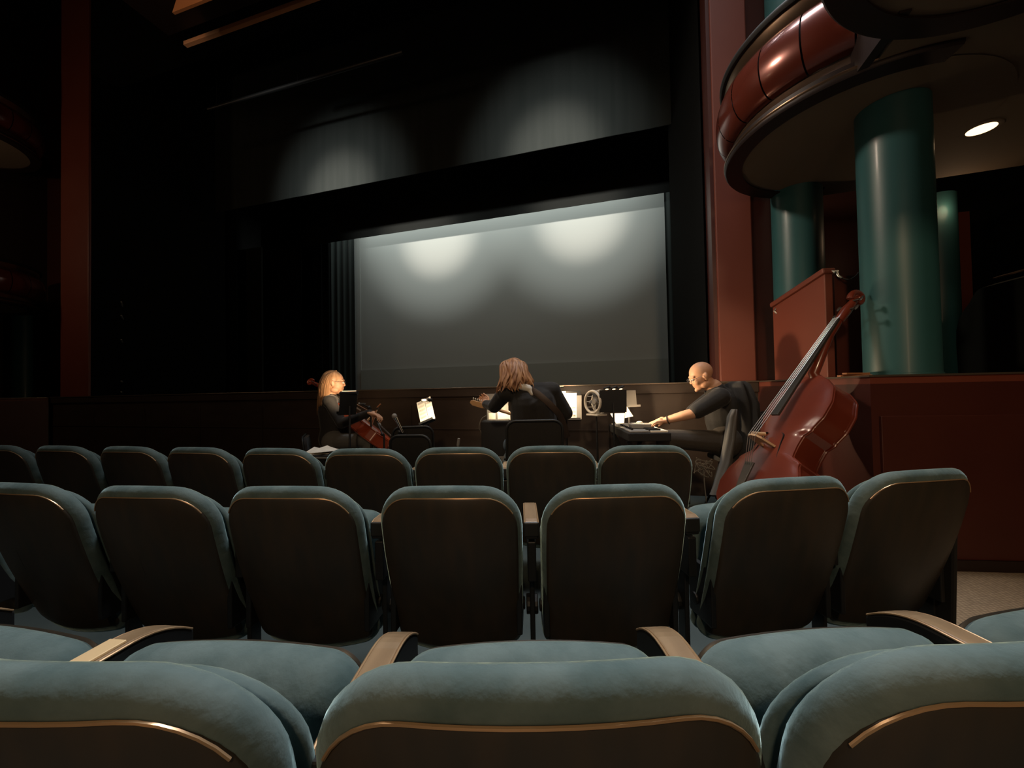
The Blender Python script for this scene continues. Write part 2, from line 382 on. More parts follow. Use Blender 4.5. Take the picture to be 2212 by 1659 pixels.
# side light boom left
for py, dx in ((700, 0), (722, 8), (763, 0), (832, 0), (850, -8)):
    p = PY(268+dx, py, 6.1)
    t = thing('side_light', {700: 'small stage lamp topmost on the dim pole at far left', 722: 'small stage lamp second from the top on the dim pole at far left', 763: 'small stage lamp in the middle of the dim pole at far left', 832: 'small stage lamp second from the bottom on the dim pole at far left', 850: 'small stage lamp lowest on the dim pole, by the stage floor'}[py], 'stage lamp', p, group=None)
    w = MB(); w.tube([p+Vector((-.08, 0, .02)), p+Vector((.02, 0, 0)), p+Vector((.10, -.03, -.02))], [.05, .055, .07], 12); w.build('lamp_housing', 'grey_plastic', t, smooth=True)
    w = MB(); w.tube([p+Vector((.0, .02, .07)), p+Vector((0, .05, .0)), p+Vector((0, .02, -.07))], .008, 6); q = PX(262, 850, 6.85); w.tube([p+Vector((0, .05, 0)), (q.x, q.y, p.z)], .012, 6); w.build('yoke', 'grey_plastic', t)
w = MB(); p = PY(262, 850, 6.16); w.tube([(p.x, p.y, H), (p.x, p.y, H+2.6)], .024, 10); w.lathe([(.0, 0), (.2, 0), (.2, .02), (.03, .03)], 16, (p.x, p.y, H)); tag(w.build('boom_pole', 'black_metal', smooth=True), 'dim upright pole carrying small stage lamps at far left', 'lighting pole')
# ceiling light slot beams, upper left
a = PY(397, 95, 3.7); z0 = a.z
t = thing('ceiling_beam', 'red brown ceiling beam with a thin warm lit lower lip', 'ceiling beam', a)
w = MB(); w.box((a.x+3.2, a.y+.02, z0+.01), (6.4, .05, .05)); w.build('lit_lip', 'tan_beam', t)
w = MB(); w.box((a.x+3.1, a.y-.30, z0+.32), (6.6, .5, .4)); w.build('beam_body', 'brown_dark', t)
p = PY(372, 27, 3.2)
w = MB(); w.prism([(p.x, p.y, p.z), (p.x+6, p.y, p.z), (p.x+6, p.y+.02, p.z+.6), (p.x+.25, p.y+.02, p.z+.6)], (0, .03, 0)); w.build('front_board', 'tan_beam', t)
area('beam_lamp', (a.x+1.2, 1.6, 5.0), (a.x+1.2, 3.6, z0+.2), .3, 10, (1, .62, .36), .3)

# ------------------------------------------------------------------ columns
def column(px0, px1, py, d, z0, z1, label):
    c = PX((px0+px1)/2, py, d); r = (px1-px0)/2/FPX*d*.985
    t = thing('column', label, 'column', (c.x, c.y, z0))
    w = MB(); w.lathe([(0, 0), (r, 0), (r, z1-z0), (0, z1-z0)], 48, (c.x, c.y, z0)); w.build('shaft', 'teal_paint', t, smooth=True)
    w = MB(); w.lathe([(r+.002, .0), (r+.006, .0), (r+.006, .02), (r+.001, .022)], 48, (c.x, c.y, z0)); w.build('base_ring', 'teal_paint', t, smooth=True)
    return c, r
SZ = EYE+1.85
colA = column(1884, 2010, 812, 2.64, H, SZ+.02, 'thick glossy teal column in front of the round balcony, its base on the red ledge')
colC = column(1684, 1778, 780, 3.78, H-.04, 8.8, 'teal column behind the slanted red panel, rising past the balcony')
colB = column(1996, 2066, 790, 3.9, H-.04, SZ, 'slimmer looking teal column just right of the thick teal one')
colD = column(33, 70, 855, 7.6, H-.04, 3.6, 'distant teal column at the far left of the hall')

# ------------------------------------------------------------------ rounded balcony boxes
def balcony(cx, cy, z, Rr, label, a0=0, a1=2*PI, nseg=22, soff=True):
    t = thing('balcony_box', label, 'balcony', (cx, cy, z), 0)
    c = (cx, cy, z); N = 88
    w = MB(); w.lathe([(Rr-.13, .012), (Rr-.13, 0), (Rr-.01, 0), (Rr, .012), (Rr, .035), (Rr-.02, .05), (Rr-.02, .09)], N, c, a0, a1); w.build('bottom_rim', 'brown_dark', t, smooth=True)
    w = MB(); w.lathe([(Rr-.001, .028), (Rr+.006, .034), (Rr+.006, .045), (Rr-.004, .052)], N, c, a0, a1); w.build('edge_bead', 'bronze', t, smooth=True)
    w = MB(); w.lathe([(Rr-.01, .05), (Rr-.055, .11), (Rr-.06, .18)], N, c, a0, a1); w.build('lower_band', 'bronze', t, smooth=True)
    w = MB(); w.lathe([(Rr-.06, .565), (Rr-.03, .60), (Rr-.01, .67)], N, c, a0, a1); w.build('upper_band', 'bronze', t, smooth=True)
    w = MB(); w.lathe([(Rr-.03, .665), (Rr+.01, .665), (Rr+.022, .68), (Rr+.022, .70), (Rr+.01, .715), (Rr-.03, .715), (Rr-.03, .665)], N, c, a0, a1); w.build('top_rail', 'black_paint', t, smooth=True)
    w = MB(); w.lathe([(0, .022), (Rr-.12, .022)], N, c); w.build('soffit', 'soffit', t)
    w = MB(); w.lathe([(Rr-.07, .06), (Rr-.07, .66)], N, c, a0, a1); w.build('inner_wall', 'black_paint', t, smooth=True)
    for k in range(nseg):
        th0 = 2*PI*(k+.02)/nseg; th1 = 2*PI*(k+.98)/nseg
        if not (a0 <= (th0+th1)/2 <= a1): continue
        w = MB(); pr = []
        for i in range(15):
            ph = -PI/2 + PI*i/14
            pr.append((Rr-.055+.115*math.cos(ph), .372+.205*math.sin(ph)))
        w.lathe(pr, 6, c, th0, th1); w.build('padded_panel', 'red_lacquer', t, smooth=True, angle=80)
    return t
bc = G(2.66, 2.97)
balcony(bc.x, bc.y, SZ, .88, 'rounded balcony box with glossy red panels and bronze bands, above the bass', R(82), R(276))
balcony(bc.x-.02, bc.y-1.86, SZ, .90, 'nearer balcony box cut off by the top edge, dark underside ring showing', R(65), R(262))
# ceiling under the boxes
w = MB(); q = [(bc.x-.28, 4.6), (bc.x-.28, -3), (7, -3), (7, 4.45), (4.3, 4.45)]
w.prism([(x, y, SZ+.03) for x, y in q], (0, 0, .12)); struct(w.build('ceiling_right', 'soffit'))
w = MB(); w.box((bc.x-.34, bc.y-.93, SZ+.36), (.05, .50, .70)); struct(w.build('trim_13', 'brown_dark'))  # added dark board masking the lit slab edge between the two boxes
# dark rear wall of the boxes on the right (its top edge is seen running down to the left)
w = MB(); a = PX(2062, 360, 4.6); a2 = PX(2260, 300, 3.25)
w.prism([(a.x, a.y, H-.04), (a2.x+1.0, a2.y-.75, H-.04), (a2.x+1.0, a2.y-.55, H-.04), (a.x, a.y+.2, H-.04)], (0, 0, SZ+.03-H+.04)); struct(w.build('wall_right_box', 'black_wall'))
# orange red strip of wall between the teal column and the dark wall
p = PX(2070, 540, 4.2); w = MB(); w.beam((p.x-.10, p.y, H+1.2), (p.x+.09, p.y, H+1.2), .05, 1.15); struct(w.build('trim_12', 'red_paint'))
point('strip_fill_light', PX(2046, 450, 3.72)+Vector((0, 0, 0)), 2.0, (1, .62, .36), .12)  # added point light hidden behind the column, lights the red strip
# recessed downlight
def downlight(px, py, z, label, e=3, r=.095):
    p = PZ(px, py, z)
    t = thing('recessed_light', label, 'ceiling light', p)
    w = MB(); w.lathe([(r*.82, -.002), (r*.86, -.006), (r*1.15, -.005), (r*1.2, .002)], 32, p); w.build('trim_ring', 'soffit', t, smooth=True)
    w = MB(); w.lathe([(0, -.0055), (r*.84, -.0045)], 32, p); w.build('lamp_lens', 'lamp_glass', t)
    l = spot('downlight', p+Vector((0, 0, -.02)), p+Vector((0, 0, -2)), e, (1, .74, .45), R(110), .8, .05); l.parent = t; l.matrix_parent_inverse = Matrix.Translation(-p)
downlight(2120, 278, SZ+.03, 'round recessed light glowing in the brown balcony ceiling', 14)
# left side boxes (far)
lc = Vector((2*XC-bc.x-.95, bc.y, 0))
balcony(lc.x, lc.y, SZ-.25, .95, 'lower red balcony box at the far left edge', 0, 2*PI)
balcony(lc.x, lc.y, SZ+2.45, .95, 'upper red balcony box at the far left edge', 0, 2*PI)
w = MB(); w.box((lc.x-.3, lc.y, SZ+1.3), (.5, 1.0, 1.0)); 
point('box_fill_light', (lc.x+.9, lc.y-2.0, SZ+1.2), 32, (1, .66, .42), .1)  # added light without a fixture, brightens the far left boxes
slab('wall_left_box', 'brown_dark', lc.x-1.2, lc.x-1.1, 0, YP+.8, H, 9)

# ------------------------------------------------------------------ things on the right ledge
a = PX(1688, 815, 3.62); b2 = PX(1806, 815, 2.98)
t = thing('stair_panel', 'red painted panel with slanting top rail standing on the ledge', 'stair rail panel', (a.x, a.y, H))
ta = PX(1681, 664, 3.62); tb = PX(1798, 590, 2.98)
n = (b2-a); n.z = 0; n = Vector((n.y, -n.x, 0)).normalized()*-.06
if n.dot(FV) < 0: n = -n
w = MB(); w.prism([(a.x, a.y, H), (b2.x, b2.y, H), (b2.x, b2.y, tb.z), (a.x, a.y, ta.z)], n); w.build('panel', 'red_paint', t, bevel=.006)
w = MB(); w.beam(Vector((a.x, a.y, ta.z+.02))+n*.5-(b2-a)*.02, Vector((b2.x, b2.y, tb.z+.02))+n*.5+(b2-a)*.02, .10, .045); w.build('top_rail', 'red_paint', t, bevel=.012)
w = MB()
for u_, v_ in ((.12, .94), (.45, .94), (.8, .94), (.9, .84), (.9, .06), (.12, .1)):
    q0 = Vector((a.x, a.y, 0)).lerp(Vector((b2.x, b2.y, 0)), u_); zt = ta.z+(tb.z-ta.z)*u_; q0.z = H+(zt-H)*v_
    w.ell(q0-n*.04, .007, seg=8, rings=6)
w.build('screw', 'bronze', t)
# side return of the stair box
e = b2 + Vector((.62, .22, 0)); w = MB(); w.prism([(b2.x+.01, b2.y, H), (e.x, e.y, H), (e.x, e.y, tb.z-.02), (b2.x+.01, b2.y, tb.z-.02)], (.02, .05, 0))
w.build('side_panel', 'red_dark', t)
# hooks and chain
h1 = PX(1802, 588, 2.97); h2 = PX(1874, 560, 2.9); w = MB()
ch = thing('barrier_chain', 'thin barrier chain sagging between the slanted red panel and the teal column', 'chain', h1)
pts = [h1.lerp(h2, i/12)-Vector((0, 0, .10*math.sin(PI*i/12))) for i in range(13)]
for i in range(12): w.tube([pts[i], pts[i+1]], .0045 if i % 2 else .007, 6)
w.build('links', 'iron', ch)
w = MB(); w.tube([h1+Vector((-.02, 0, .01)), h1+Vector((.015, -.01, .005)), h1+Vector((.02, -.01, -.03)), h1+Vector((.04, -.01, -.05))], .009, 8); w.ell(h1, .014); w.build('snap_hook', 'chrome', ch, smooth=True)
w = MB(); w.tube([h2+Vector((.02, 0, .02)), h2, h2+Vector((-.015, 0, -.05))], .008, 8); w.build('snap_hook', 'chrome', ch, smooth=True)
h3 = PX(1677, 672, 3.58); w = MB(); w.tube([h3+Vector((0, 0, .03)), h3+Vector((-.02, -.01, 0)), h3+Vector((.01, -.01, -.04))], .008, 8); tag(w.build('wall_hook', 'chrome', smooth=True), 'small metal hook on the left edge of the slanted red panel', 'hook')
# slats lying on the ledge
p = PX(1852, 812, 2.62)
for i, (dx, dz, rz, lb) in enumerate(((0, .006, .1, 'flat wooden slat lying on the red ledge under another slat'), (.01, .020, .35, 'top wooden slat lying crooked on the pile on the red ledge'))):
    w = MB(Matrix.Translation((p.x+dx, p.y+.03, H+.006+dz)) @ Matrix.Rotation(rz+.2, 4, 'Z')); w.box((0, 0, 0), (.22, .03, .012)); tag(w.build('wooden_slat', 'tan_beam', bevel=.002), lb, 'slat')
# black covered equipment on the ledge right of the columns
p0 = PX(2068, 808, 3.0); p1 = PX(2290, 808, 2.35)
fr = basis((p0.x, p0.y, H), (0, 0, 1), (-(p1-p0).y, (p1-p0).x, 0)); L = (p1-p0).length
if fr.col[0].to_3d().dot(p1-p0) < 0: L = -L
ep = thing('covered_console', 'black covered console standing on the red ledge at the right edge', 'console', frame=fr)
w = MB(fr); hgt = .66; rg = []
for y_ in (.03, .12, .6, .7):
    ring = []; ins = .03 if y_ in (.03, .7) else 0
    for i in range(30):
        t_ = i/29; x_ = -.03+t_*L*1.0; s = min(1, t_*5); zt = hgt*(.0+1.0*math.sin(min(1, t_*3.2)*PI/2)**.5) if t_ > 0 else 0.0
        ring.append(Vector((x_-.05*math.sin(min(1, t_*6)*PI), y_, max(.0, zt-ins))))
    ring += [Vector((L-.03, y_, 0)), Vector((0, y_, 0))]
    rg.append(ring)
w.rings(rg); w.build('cover', 'drape', ep, smooth=True)
w = MB(fr); w.tube([(L*.42, .02, hgt+.012), (L*.98, .02, hgt+.014)], .007, 8); w.build('edge_highlight', 'bronze', ep)  # bronze line put in as the highlight along the cover edge

# ------------------------------------------------------------------ theatre seats
def outline(w, h, rt, rb, ins=0, n=10, sag=.03):
    hw = w/2-ins; z0 = ins; z1 = h-ins; rt = max(.005, rt-ins); rb = max(.005, rb-ins)
    rt = min(rt, hw*.98); rb = min(rb, hw*.98); pts = []
    for cx_, cz_, a0, r_ in ((hw-rt, z1-rt, 0, rt), (-hw+rt, z1-rt, PI/2, rt), (-hw+rb, z0+rb, PI, rb), (hw-rb, z0+rb, 1.5*PI, rb)):
        for i in range(n): a = a0+PI/2*i/(n-1); pts.append([cx_+r_*math.cos(a), cz_+r_*math.sin(a)])
    # add subdivisions on the straight edges so that the shell can curve
    out = []
    for i, p in enumerate(pts):
        q = pts[(i+1) % len(pts)]; out.append(p)
        if i % n == n-1:
            for k in range(1, 8): out.append([p[0]+(q[0]-p[0])*k/8, p[1]+(q[1]-p[1])*k/8])
    for p in out:
        tt = (p[1])/h; u = p[0]/(w/2)
        p[0] *= .955+.045*min(1, tt*1.6)                      # slightly narrower at the foot
        p[1] += .016*(1-u*u)*tt - sag*(1-u*u)*(1-tt)          # crowned top, sagging bottom
    return out
BW, BH = .50, .615
def back_pt(p, y, k=.042):
    u = p[0]/(BW/2); z = p[1]; yy = y - k*(1-u*u) + k
    t = z/BH; rec = .09 - .20*t - .02*math.sin(PI*t)           # recline, gently bowed
    dz = .028*max(0, min(1, (y-.040)/.02))*t
    return Vector((p[0], yy+rec, .155+z-dz))
def make_seat():
    t = thing('theatre_seat', '', 'theatre seat')
    w = MB(); prof = [(.225, .0), (.15, 0), (.09, .0), (.06, .0), (.045, -.006), (.028, -.009), (.012, -.003), (.002, .010), (0, .022), (.004, .034), (.013, .042), (.019, .046), (.019, .048), (.010, .052), (.003, .058), (.001, .066), (.005, .075), (.016, .084), (.04, .090), (.08, .094), (.14, .096), (.225, .096)]
    w.rings([[back_pt(p, y) for p in outline(BW, BH, .125, .06, ins)] for ins, y in prof]); w.build('back_cushion', 'velvet', t, smooth=True, angle=80)
    w = MB(); prof = [(.225, -.014), (.15, -.014), (.09, -.014), (.042, -.013), (.033, -.009), (.032, .004), (.06, .006), (.225, .006)]
    w.rings([[back_pt(p, y) for p in outline(BW+.036, BH, .135, .06, ins)] for ins, y in prof]); sh = w.build('back_shell', 'shell', t, smooth=True, angle=60)
    o = [p for p in outline(BW+.036, BH, .135, .06, .0335, n=10)]
    top = [p for p in o if p[1] > BH*.86]; top.sort(key=lambda p: p[0])
    w = MB(); w.tube([back_pt(p, -.0115) for p in top], .0022, 6); w.build('shell_edge', 'shell_edge', sh, smooth=True)
    # tipped-up seat
    w = MB(); rg = []
    def sp(x, v, n_):   # v along the seat from the hinge, n_ normal towards the backrest
        a = R(14); return Vector((x, .155+v*math.sin(a)*.55-n_*math.cos(a), .25+v*math.cos(a)+n_*math.sin(a)*.6))
    SW, SD = .47, .37
    for ins, n_ in [(.2, .06), (.12, .058), (.06, .052), (.03, .04), (.012, .022), (.0, .0), (.0, -.02), (.01, -.035)]:
        ring = []
        for x_, v_ in [(p[0], p[1]) for p in outline(SW, SD, .07, .03, ins, sag=0)]:
            ring.append(sp(x_, v_, n_))
        rg.append(ring)
    w.rings(rg); w.build('seat_cushion', 'velvet', t, smooth=True, angle=80)
    w = MB(); rg = []
    for ins, n_ in [(.012, -.033), (.006, -.04), (.02, -.055), (.08, -.062), (.2, -.064)]:
        rg.append([sp(p[0], p[1], n_) for p in outline(SW, SD, .07, .03, ins, sag=0)])
    w.rings(rg); w.build('seat_pan', 'shell', t, smooth=True, angle=60)
    for sx in (-1, 1):
        w = MB(); w.box((sx*.232, .10, .34), (.02, .14, .20)); w.tube([(sx*.20, .13, .30), (sx*.25, .13, .30)], .022, 12)
        w.build('hinge_bracket', 'black_metal', t, bevel=.004)
    return t
def make_stand(aisle=False):
    t = thing('armrest_stand', '', 'armrest')
    w = MB(); w.box((0, .10, .30), (.018, .055, .58)); w.box((0, .10, .50), (.03, .15, .14)); w.tube([(-.022, .13, .30), (.022, .13, .30)], .035, 14); w.build('upright', 'black_metal', t, bevel=.004)
    w = MB(); w.box((0, .10, .006), (.05, .26, .012)); w.build('foot_plate', 'black_metal', t, bevel=.003)
    # arm: flat top curving down to the front
    def arm(wd, top, th, y0=.02, y1=.35):
        prof = []
        N = 16
        for i in range(N+1):
            y = y0+(y1-y0)*i/N; k = max(0, (y-(y1-.13))/.13); kk = max(0, ((y0+.02)-y)/.02)
            prof.append((y, top-.045*k**2.2-.006*kk))
        low = [(y, z-th*(1-.0*i/N)) for i, (y, z) in enumerate(prof)][::-1]
        return prof, low
    w = MB(); pr, lo = arm(.05, .640, .055); w.prism([(-.025, y, z) for y, z in pr+lo], (.05, 0, 0)); ar = w.build('arm_body', 'black_metal', t, bevel=.006)
    w = MB(); pr, lo = arm(.05, .646, .008, .025, .345); w.prism([(-.0225, y, z) for y, z in pr+lo], (.045, 0, 0)); cp = w.build('arm_cap', 'arm_wood', t, bevel=.003)
    w = MB()
    for sx in (-1, 1): w.tube([(sx*.0245, y, z-.003) for y, z in pr], .0022, 6)
    w.build('cap_edge', 'shell_edge', cp)
    w = MB(); w.box((0, .022, .615), (.052, .012, .05)); w.build('end_cap', 'iron', t, bevel=.004)
    return t
seat0 = make_seat(); stand0 = make_stand()
seat_used = []; stand_used = []
def place(proto, flag, r, d, rot, label, group, z=0, sx=1, sz=1):
    o = proto if not flag else copy_tree(proto); flag.append(1)
    # rot: how far the chair turns from facing straight ahead of the camera
    p = G(r, d, z); o.matrix_world = Matrix.Translation(p) @ Matrix.Rotation(YAW+rot, 4, 'Z') @ Matrix.Diagonal((sx, 1, sz, 1))
    tag(o, label, None, group); return o
ROWS = []
def row(seats, back_off, names, group, arm_lab, arms, sx=1, sz=1, k=1.0):
    seats = [(a*k, b*k) for a, b in seats]
    """seats: (r, d) of the middle of each backrest top, left to right"""
    n = len(seats); bases = []
    for i, (r, d) in enumerate(seats):
        a = seats[max(i-1, 0)]; b_ = seats[min(i+1, n-1)]; rot = math.atan2(b_[1]-a[1], b_[0]-a[0])
        dr, dd = -math.sin(rot)*back_off, math.cos(rot)*back_off
        bases.append((r+dr, d+dd, rot)); place(seat0, seat_used, r+dr, d+dd, rot, names[i], group, sx=sx, sz=sz)
    for i, lab in arms:
        if i == 0: r0, d0, ro = bases[0]; c = (r0-.27*math.cos(ro), d0-.27*math.sin(ro), ro)
        elif i == n: r0, d0, ro = bases[-1]; c = (r0+.25*math.cos(ro), d0+.25*math.sin(ro), ro)
        else: c = tuple((bases[i-1][k]+bases[i][k])/2 for k in range(3))
        ROWS.append(place(stand0, stand_used, c[0], c[1], c[2], lab, arm_lab))
OFF = .13
row([(-1.60, .56), (-1.06, .43), (-.520, .366), (.022, .348), (.565, .368), (1.105, .43)], OFF,
    ['nearest row seat second beyond the left edge, only its tipped cushion showing', 'nearest row seat just past the left edge, cushion behind the plaque armrest',
     'large nearest row seat cut by the left edge of the picture', 'largest seat in the middle foreground, its rounded velvet top nearest the viewer',
     'large nearest row seat cut by the right edge of the picture', 'nearest row seat past the right edge, only a corner of tipped cushion showing'],
    'nearest row of theatre seats', 'armrests of the nearest row',
    [(1, 'armrest end mostly hidden at the far lower left of the nearest row'), (2, 'worn armrest with a small brass plaque, lower left foreground'), (3, 'tan topped armrest left of the middle foreground seat'), (4, 'tan topped armrest right of the middle foreground seat'), (5, 'brown armrest in the right foreground pointing at the aisle carpet')], 1.0, 1.06)
rb = [(-2.58, 1.66), (-1.96, 1.50), (-1.365, 1.40), (-.815, 1.353), (-.235, 1.31), (.352, 1.285), (.99, 1.34), (1.54, 1.425)]
row(rb, OFF, ['middle row seat hardly showing at the left edge, first of the row', 'middle row seat cut by the left edge, second of the row', 'middle row seat third of the row, below the fourth seat of the front row',
    'middle row seat just left of the two central ones, reddish sheen on its back', 'left one of the two central middle row seats', 'right one of the two central middle row seats',
    'middle row seat tilted beside the double bass, second from the aisle', 'middle row seat at the right end by the carpeted aisle'], 'middle row of theatre seats', 'armrests of the middle row',
    [(2, 'armrest hidden between the second and third seats of the middle row'), (3, 'armrest left of the reddish backed middle row seat'), (4, 'armrest between the reddish backed seat and the left central middle row seat'),
     (5, 'tan topped armrest between the two central middle row seats'), (6, 'dark armrest right of the two central middle row seats'), (7, 'armrest between the last two seats of the middle row'), (8, 'aisle end armrest of the middle row')], .975, 1.015, .955)
rc = [(-4.4, 3.0), (-3.83, 2.87), (-3.24, 2.755), (-2.65, 2.64), (-2.08, 2.52), (-1.49, 2.40), (-.905, 2.31), (-.338, 2.29), (.218, 2.265), (.760, 2.215)]
row(rc, OFF, ['front row seat past the left edge', 'front row seat cut by the left edge', 'second visible front row seat from the left edge', 'third visible front row seat from the left edge', 'front row seat below the dark stage flat, fourth from the left edge',
    'front row seat below and left of the cellist', 'front row seat below the cello and microphone', 'front row seat left of the guitarist chair', 'front row seat directly behind the guitarist', 'front row seat behind the keyboard player, last of the row'],
    'front row of theatre seats', 'armrests of the front row',
    [(i, l) for i, l in ((3, 'front row armrest between second and third visible seats'), (4, 'front row armrest between third and fourth visible seats'), (5, 'front row armrest left of the seat nearest the cellist'), (6, 'front row armrest below the papers beside the cellist'),
     (7, 'front row armrest below the microphone stand'), (8, 'tan front row armrest just left of the guitarist chair'), (9, 'front row armrest between the last two front row seats'), (10, 'end armrest of the front row by the double bass'))], 1.05, 1.005, .97)
# brass plaque on one armrest
pa = [o for o in ROWS if 'plaque' in o['label']][0]
w = MB(); w.box((0, .168, .6485), (.036, .105, .005)); pq = w.build('plaque', 'plaque', None, bevel=.0012); pq.parent = pa
# aisle end panel on the last seat of the middle row
pe = [o for o in ROWS if o['label'].startswith('aisle end')][0]
w = MB(); w.prism([(.0, .0, .56), (.0, .02, .10), (.0, .30, .06), (.0, .30, .56)], (.02, 0, 0)); q = w.build('end_panel', 'black_paint', None, bevel=.01); q.parent = pe

# ------------------------------------------------------------------ the pit: people, instruments, stands
def head_part(B, c, fwd, up, s=1.0):
    """skull, face, ears, nose, lips and chin as one connected form; returns the head frame"""
    F = basis(c, up, fwd) @ Matrix.Scale(s, 4)
    old = B.F; B.F = old @ F
    B.ell((0, -.012, .028), (.076, .097, .088), seg=28, rings=20)
    B.ell((0, .030, -.028), (.061, .064, .088), seg=24, rings=18)
    B.ell((0, .042, -.080), (.043, .044, .034)); B.ell((0, .078, -.098), (.020, .018, .017))
    for sx in (-1, 1):
        B.ell((sx*.034, .060, -.030), (.026, .028, .030)); B.ell((sx*.050, .010, -.075), (.022, .040, .028))
        B.ell((sx*.078, -.008, -.012), (.009, .019, .031)); B.ell((sx*.083, -.016, -.002), (.008, .013, .022))
        B.cap((sx*.012, .086, .024), (sx*.044, .074, .022), .011, .009)
        B.ell((sx*.010, .096, -.028), (.007, .009, .007))
    B.cap((0, .086, .014), (0, .101, -.024), .008, .0095)
    B.ell((0, .084, -.054), (.022, .011, .0055)); B.ell((0, .082, -.065), (.020, .011, .007))
    B.F = old
    return F
def eyes(parent, F):
    for sx in (-1, 1):
        w = MB(F); w.ell((sx*.031, .084, .000), (.0125, .011, .0105), seg=14, rings=10); e = w.build('eye', 'eye_white', parent, smooth=True)
        w = MB(F); w.ell((sx*.031, .0935, .000), (.005, .0022, .005), seg=10, rings=6); w.build('iris', 'iris', e, smooth=True)
def hand_part(B, wrist, d, pn, side, curl=.5, spread=1.0, s=1.0, thumb_in=.5):
    """palm, four unequal bent fingers and a side thumb. d = hand direction, pn = palm normal (towards the held thing), side = +1 thumb on d x pn side"""
    d = Vector(d).normalized(); pn = Vector(pn); pn = (pn-d*pn.dot(d)).normalized(); x = d.cross(pn)*side
    W_ = Vector(wrist)
    def P(a, b_, c): return W_ + (x*a + d*b_ + pn*c)*s
    for a in (-.028, -.010, .010, .028): B.cap(P(a*.7, .0, 0), P(a, .078, 0), .0155*s, .0125*s, 10)
    B.ell(P(0, .04, 0), (.03*s,)*3, seg=12, rings=8)
    for k, (a, L) in enumerate(((.030, .072), (.010, .080), (-.011, .074), (-.031, .058))):
        an = curl*(.5+.08*k); p = P(a, .082, 0); dd = d + x*(a*3.0*spread)
        for j, (fr_, rr) in enumerate(((.44, .0088), (.31, .0080), (.25, .0072))):
            t_ = (dd*math.cos(an) + pn*math.sin(an)).normalized(); q = p + t_*L*fr_*s; B.cap(p, q, rr*s, (rr-.0007)*s, 9); p = q; an += curl*.9
    p = P(.030, .018, .004); q = P(.050, .045, .012+.012*thumb_in); r_ = P(.050-.012*thumb_in, .074, .020+.022*thumb_in); e = P(.044-.02*thumb_in, .094, .028+.03*thumb_in)
    B.cap(p, q, .013*s, .0105*s, 10); B.cap(q, r_, .0105*s, .009*s, 10); B.cap(r_, e, .009*s, .0075*s, 10)
def strands(B, roots, n, rad, seg=6, jitter=.006):
    """hair as many tapered locks following guide curves"""
    for k in range(n):
        g = random.choice(roots); j = Vector((random.uniform(-1, 1), random.uniform(-1, 1), random.uniform(-1, 1)))*jitter
        w1 = random.uniform(.7, 1.2); L = len(g); cut = random.uniform(.82, 1.0); pts = []
        ph = random.uniform(0, 6)
        for i, p in enumerate(g):
            t_ = i/(L-1); pts.append(Vector(p)+j*(.6+t_*1.6)+Vector((math.sin(ph+t_*7), math.cos(ph+t_*6), 0))*jitter*.8*t_)
        m_ = max(3, int(L*cut+.5)); pts = pts[:m_]
        rr = [rad*w1*(.5+.7*math.sin(PI*min(.98, .12+.80*i/(m_-1)))) for i in range(m_)]; rr[-1] = rad*.15
        B.tube(pts, rr, seg, flat=.6)
def smooth_path(P_, n=14):
    P_ = [Vector(p) for p in P_]; out = []
    for i in range(n+1):
        t = i/n*(len(P_)-1); k = min(int(t), len(P_)-2); u = t-k
        p0 = P_[max(k-1, 0)]; p1 = P_[k]; p2 = P_[k+1]; p3 = P_[min(k+2, len(P_)-1)]
        out.append(.5*((2*p1)+(p2-p0)*u+(2*p0-5*p1+4*p2-p3)*u*u+(3*p1-p0-3*p2+p3)*u**3))
    return out
def folding_chair(F, label, seat_z=.45, bw=.44, top=.80):
    t = thing('folding_chair', label, 'chair', frame=F)
    w = MB(F)   # padded back, rounded top; chair faces +y
    o = []
    for cx_, cz_, a0 in ((bw/2-.07, top-.07, 0), (-bw/2+.07, top-.07, PI/2)):
        for i in range(8): a = a0+PI/2*i/7; o.append((cx_+.07*math.cos(a), cz_+.07*math.sin(a)))
    o += [(-bw/2, top-.36), (bw/2, top-.36)]
    w.prism([(x, -.235-(z-.45)*.12, z) for x, z in o], (0, .03, 0)); w.build('backrest', 'black_cloth', t, bevel=.008)
    w = MB(F); w.tube([(x, -.24-(z-.45)*.12, z) for x, z in [(bw/2+.012, top-.42)]+[(x*1.03, z+.006) for x, z in o[:16]]+[(-bw/2-.012, top-.42)]], .010, 10); w.build('back_frame', 'iron', t, smooth=True)
    w = MB(F); w.box((0, 0, seat_z), (bw*.95, .40, .045)); w.build('seat', 'black_cloth', t, bevel=.015)
    for sx in (-1, 1):
        x = sx*(bw/2+.012)
        w = MB(F); w.tube([(x, -.24, top-.42), (x, -.05, seat_z), (x, .22, .0)], .010, 8); w.build('leg', 'iron', t, smooth=True)
        w = MB(F); w.tube([(x*.94, .12, seat_z), (x*.94, -.24, .0)], .010, 8); w.build('leg', 'iron', t, smooth=True)
    return t
def stand_base(t, c, ztop, m='black_metal', tr=.24):
    c = Vector((c[0], c[1], 0)); w = MB(); w.tube([c+Vector((0, 0, .06)), c+Vector((0, 0, ztop))], [.012, .008], 10); w.build('pole', m, t, smooth=True)
    for k in range(3):
        a = 2*PI*k/3+.5; w = MB(); w.tube([c+Vector((0, 0, .14)), c+Vector((math.cos(a)*tr*.6, math.sin(a)*tr*.6, .07)), c+Vector((math.cos(a)*tr, math.sin(a)*tr, .008))], .008, 8); w.build('leg', m, t, smooth=True)
